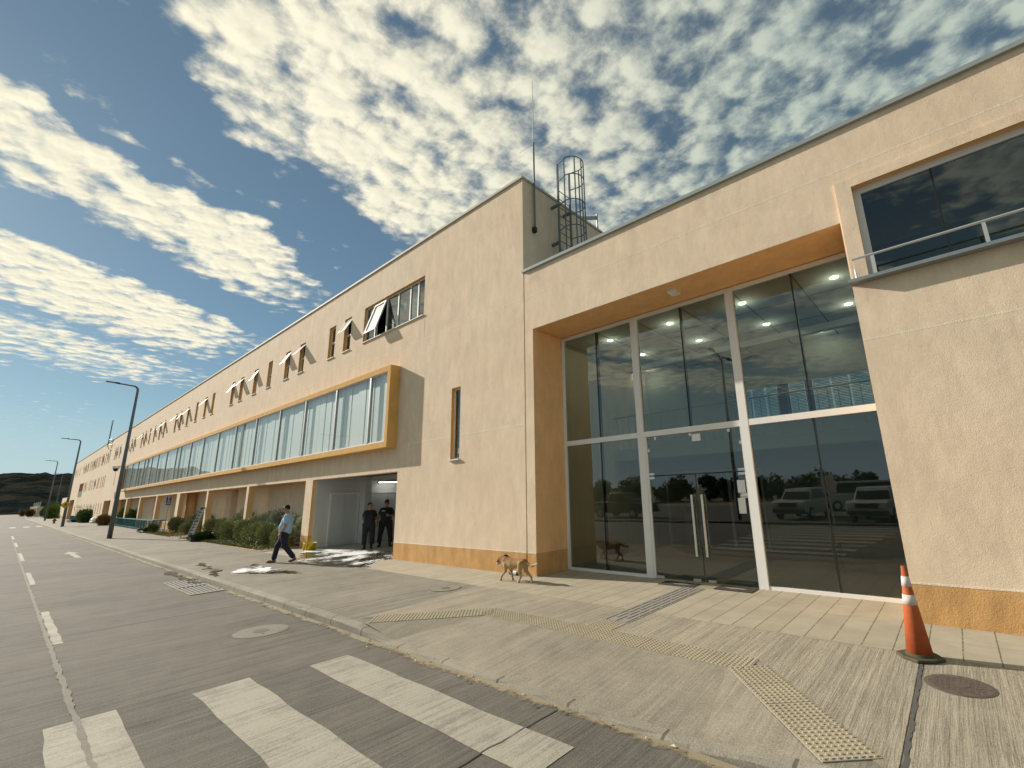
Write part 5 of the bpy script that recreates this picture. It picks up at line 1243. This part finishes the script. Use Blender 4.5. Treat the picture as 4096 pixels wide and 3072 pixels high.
shrub(5, -72.8, 7.5, 1.15, 'reddish brown dry shrub by the start of the long railing', 2.)
for i, (x, y, s, k) in enumerate(((-152, 7.2, 2.2, 3), (-158, 8.4, 2.4, 4), (-165, 9.5, 2.6, 3), (-176, 7.0, 1.6, 3), (-190, 9.5, 2.8, 4), (-205, 8.8, 2.4, 3), (-215, 10.5, 3.0, 3), (-232, 6.2, 2.2, 5), (-250, 6.5, 2.4, 5), (-262, 4.9, 2.2, 5))):
    shrub(k, x, y, s, ['green bush at the near corner of the annex', 'dark bush behind the fourth lamp', 'green bush in front of the low outbuilding', 'low bright green bush at the kerb island', 'dark bush by the outbuilding wall', 'green bush along the outbuilding wall', 'tallest green bush by the outbuilding', 'dry brown bush by the outbuilding corner', 'dry brown bush beyond the outbuilding corner', 'farthest dry brown bush by the road'][i], i * 1.3, None, 'bushes past the far end of the building')

def tree(x, y, h, cr, label, seed, mat='dark_leaf', group='trees across the road'):
    r = random.Random(seed); o = empty('tree', (x, y, -.15), label, 'tree', group)
    T_ = MB().tube([(0, 0, 0), (r.uniform(-.1, .1), 0, h * .4), (r.uniform(-.3, .3), r.uniform(-.3, .3), h * .75)], [.16, .11, .04], 7)
    for _ in range(5): a = r.uniform(0, 6.28); T_.tube([(0, 0, h * .38), (math.cos(a) * cr * .6, math.sin(a) * cr * .6, h * r.uniform(.6, .85))], [.07, .02], 5)
    T_.build('trunk', 'bark').parent = o
    L = MB(); lob = [(r.uniform(-.6, .6) * cr, r.uniform(-.6, .6) * cr, h * r.uniform(.22, .82), cr * r.uniform(.30, .55)) for _ in range(12)]
    for _ in range(2200):
        lx, ly, lz, lr = r.choice(lob); d = Vector((r.gauss(0, 1), r.gauss(0, 1), r.gauss(0, 1))).normalized() * lr * r.uniform(.5, 1.1); p = Vector((lx, ly, lz)) + d
        a_ = Vector((r.gauss(0, 1), r.gauss(0, 1), r.gauss(0, 1))).normalized(); b_ = a_.cross(Vector((r.gauss(0, 1), r.gauss(0, 1), r.gauss(0, 1)))).normalized(); l = .13 * r.uniform(.7, 1.5)
        L.add([p - a_ * l - b_ * l * .5, p + a_ * l - b_ * l * .5, p + a_ * l + b_ * l * .5, p - a_ * l + b_ * l * .5], ((0, 1, 2, 3),))
    L.build('crown', mat).parent = o
for i in range(16):
    r = random.Random(100 + i); x = -58 + i * 3.9 + r.uniform(-1.2, 1.2)
    tree(x, -40 - r.uniform(0, 8), r.uniform(2.2, 3.7), r.uniform(1.7, 2.7), 'low dark tree mirrored in the entrance glass, %s in the row across the road' % ('first second third fourth fifth sixth seventh eighth ninth tenth eleventh twelfth thirteenth fourteenth fifteenth last'.split()[i]), i)

# ================================================================== CARS ACROSS THE ROAD (seen mirrored in the glass)
def car(name, loc, rz, label, cat, prof, cab, wdt, mat, wheels):
    o = empty(name, loc, label, cat, 'vehicles parked across the road', rz)
    b = MB().prism(prof, -wdt / 2, wdt / 2, 1).build('body', mat, None, bevel=.06); b.parent = o
    c = MB(); n = len(cab); A = [(x, -wdt / 2 * (.93 if z < 1.2 else .80), z) for x, z in cab]; B = [(x, wdt / 2 * (.93 if z < 1.2 else .80), z) for x, z in cab]
    c.add(A + B, [tuple(range(n))[::-1], tuple(range(n, 2 * n))] + [(i, (i + 1) % n, n + (i + 1) % n, n + i) for i in range(n)]); cb_ = c.build('cabin', mat, None, bevel=.04); cb_.parent = o
    cx = sum(x for x, z in cab) / n; cz = sum(z for x, z in cab) / n
    q = MB()
    for s in (1, -1):
        pts = [(cx + (x - cx) * .90, s * (wdt / 2 * (.93 if z < 1.2 else .80) + .012), cz + (z - cz) * .78) for x, z in cab]; q.add(pts, (tuple(range(n)),))
    f0, f1 = cab[0], cab[1]
    q.add([(f0[0] - .02 + .03, -wdt * .41, f0[1] + .06), (f0[0] + .01, wdt * .41, f0[1] + .06), (f1[0] + .03, wdt * .36, f1[1] - .06), (f1[0] + .03, -wdt * .36, f1[1] - .06)], ((0, 1, 2, 3),)); q.build('windows', 'car_glass').parent = o
    for x in wheels:
        for s in (1, -1):
            w_ = MB().tube([(x, s * (wdt / 2 - .16), .35), (x, s * (wdt / 2 + .02), .35)], .35, 20).build('wheel', 'tyre'); w_.parent = o; k = MB().tube([(x, s * (wdt / 2 - .01), .35), (x, s * (wdt / 2 + .03), .35)], .2, 14).build('rim', 'steel'); k.parent = w_
    xf = max(p[0] for p in prof)
    for s in (1, -1): MB().tube([(xf - .05, s * wdt * .38, .82), (xf + .02, s * wdt * .38, .82)], .10, 14).build('headlight', 'plaster_white').parent = o
    g_ = MB().box(xf - .02, xf + .015, -wdt * .26, wdt * .26, .70, .92).build('grille', 'dark_metal'); g_.parent = o
    MB().box(xf - .03, xf + .06, -wdt * .47, wdt * .47, .40, .58).build('bumper', 'car_dark').parent = o
suv_p = [(2.15, .42), (2.2, .95), (2.0, 1.05), (-2.15, 1.1), (-2.2, .42), (-1.8, .32), (1.8, .32)]; suv_c = [(.95, 1.04), (.45, 1.68), (-2.0, 1.70), (-2.15, 1.08)]
car('suv', (-7.1, -11.6, -.09), math.pi / 2 + .12, 'boxy silver off road car facing the entrance, mirrored in the right pane', 'car', suv_p, suv_c, 1.78, 'car_silver', (1.3, -1.35))
car('van', (-5.6, -20.6, -.09), math.pi - .5, 'long white van parked behind the boxy silver car', 'van', [(2.5, .4), (2.6, .9), (2.2, 1.15), (-2.6, 1.15), (-2.6, .4), (-2.2, .32), (2.2, .32)], [(2.15, 1.13), (1.5, 2.0), (-2.5, 2.05), (-2.58, 1.13)], 1.95, 'car_white', (1.7, -1.6))
car('suv', (-3.2, -9.9, -.09), math.pi / 2 + .1, 'second silver off road car parked right of the first one', 'car', suv_p, suv_c, 1.78, 'car_silver', (1.3, -1.35))
car('pickup_truck', (-18.9, -10.6, -.09), .15, 'dark pickup truck mirrored in the leftmost entrance pane', 'pickup', [(2.5, .45), (2.55, 1.0), (1.2, 1.08), (-2.5, 1.08), (-2.5, .45), (-2.1, .36), (2.1, .36)], [(1.2, 1.07), (.6, 1.72), (-.6, 1.74), (-.8, 1.07)], 1.8, 'car_dark', (1.6, -1.5))
ns = empty('no_stopping_sign', (-4.6, -6.2, -.1), 'road sign on a pole across the road, mirrored in the right pane', 'road sign'); MB().tube([(0, 0, 0), (0, 0, 2.3)], .03, 8).build('post', 'galvanised').parent = ns
MB().box(-.3, .3, .03, .05, 1.5, 2.3).build('plate', 'label_white').parent = ns

# ================================================================== INSIDE THE LOBBY
stt = empty('statue', (-8.3, 11.6, 0), 'white robed statue on a low dark plinth behind the left glass', 'statue')
MB().box(-.35, .55, -.3, .4, .004, .32).build('plinth', 'room_dark').parent = stt
sdf_obj('figure', 'plaster_white', [((0, 0, .36), (0, 0, .75), .17, .12), ((0, 0, .75), (0, 0, 1.1), .12, .13), ((0, 0, 1.2), (0, 0, 1.24), .10, .06), ((0, .02, 1.38), (0, .02, 1.41), .075, .07), ((0, .15, 1.15), (-.14, .06, .95), .05, .04), ((0, -.15, 1.15), (-.14, -.06, .98), .05, .04), ((.04, 0, .4), (.06, 0, 1.38), .15, .07)], .02, stt, .04)
tb = empty('table', (-1.55, 11.6, 0), 'wooden topped table standing inside behind the right pane', 'table')
MB().box(-.75, .75, -.35, .35, .70, .76).box(-.75, .75, -.36, -.33, .62, .70).build('top', 'wood').parent = tb
for a in (-.66, .66):
    for b_ in (-.28, .28): MB().box(a - .03, a + .03, b_ - .03, b_ + .03, .004, .70).build('leg', 'dark_metal').parent = tb
wd_ = empty('water_dispenser', (-7.2, 15.2, 0), 'water dispenser with a blue bottle in the inner room behind the doors', 'water dispenser')
MB().box(-.16, .16, -.16, .16, 0, 1.0).build('cabinet', 'white_paint').parent = wd_; MB().lathe([(.05, 1.0), (.13, 1.08), (.13, 1.36), (0, 1.38)], n=16).build('bottle', 'water_blue', None, smooth=True).parent = wd_
wb = tag(MB().lathe([(.13, 0), (.13, .3), (.04, .38), (.04, .42), (0, .42)], n=16).build('water_bottle', 'water_blue', None, smooth=True), 'big blue water bottle standing on the inner room floor', 'bottle'); wb.location = (-6.9, 14.8, 0)

# ================================================================== FAR THINGS
ob = empty('outbuilding', (-230, 7.4, 0), 'low pale outbuilding with pilasters and roof posts at the end of the road', 'building')
MB().box(-290, -230, 7.6, 12.6, -.2, 2.7).build('wall', 'stucco_pale', ob); MB().box(-290.3, -229.7, 7.3, 12.9, 2.7, 2.95).build('roof', 'stucco_pale', ob); MB().box(-229.98, -229.9, 8.8, 12, 1.9, 2.35).build('window', 'room_dark', ob)
for x in (-231, -246, -261, -276, -289): MB().box(x - .5, x + .5, 7.1, 7.6, -.2, 3.3).build('pilaster', 'stucco_pale', ob)
for x in (-231, -246, -261, -276): MB().tube([(x, 7.6, 2.9), (x, 7.6, 4.6)], .16, 6).build('roof_post', 'galvanised', ob)
rs_ = empty('round_sign', (-250, 3.96, 0), 'small round blue sign far down the road', 'road sign'); MB().tube([(0, 0, 0), (0, 0, 2.6)], .04, 6).build('post', 'galvanised', None).parent = rs_; MB().tube([(.05, 0, 2.4), (.08, 0, 2.4)], .45, 20).build('disc', 'blue_sign').parent = rs_
# scrub-covered hill round the west and south-west
hm = MB(); hr = random.Random(21); NA, NR = 260, 46
def hz_(a, f_):
    el = 3.06 if a > -3 else (3.06 + .55 * min(1, (-3 - a) / 4))
    if a < -10.5: el = 3.55 - (-10.5 - a) * .32
    if a > 8: el = 3.0 - (a - 8) * .03
    el += .07 * math.sin(a * 1.7) + .05 * math.sin(a * 4.3 + 1)
    return max(el, .35)
P_ = []
for i in range(NA + 1):
    a = -60 + 110 * i / NA
    for j in range(NR + 1):
        f_ = j / NR; d_ = 430 + 520 * f_; top = math.tan(R(hz_(a, f_))) * 950
        z = -1 + top * (f_ ** .85) + hr.uniform(-1.3, 1.3) * (.3 + f_) + 2.0 * math.sin(a * .9 + f_ * 9) * math.sin(math.pi * f_)
        ra_ = R(a); P_.append((-d_ * math.cos(ra_), d_ * math.sin(ra_), z))
hm.add(P_, [(i * (NR + 1) + j, i * (NR + 1) + j + 1, (i + 1) * (NR + 1) + j + 1, (i + 1) * (NR + 1) + j) for i in range(NA) for j in range(NR)])
struct(hm.build('hills', 'hill_scrub', None, smooth=False))
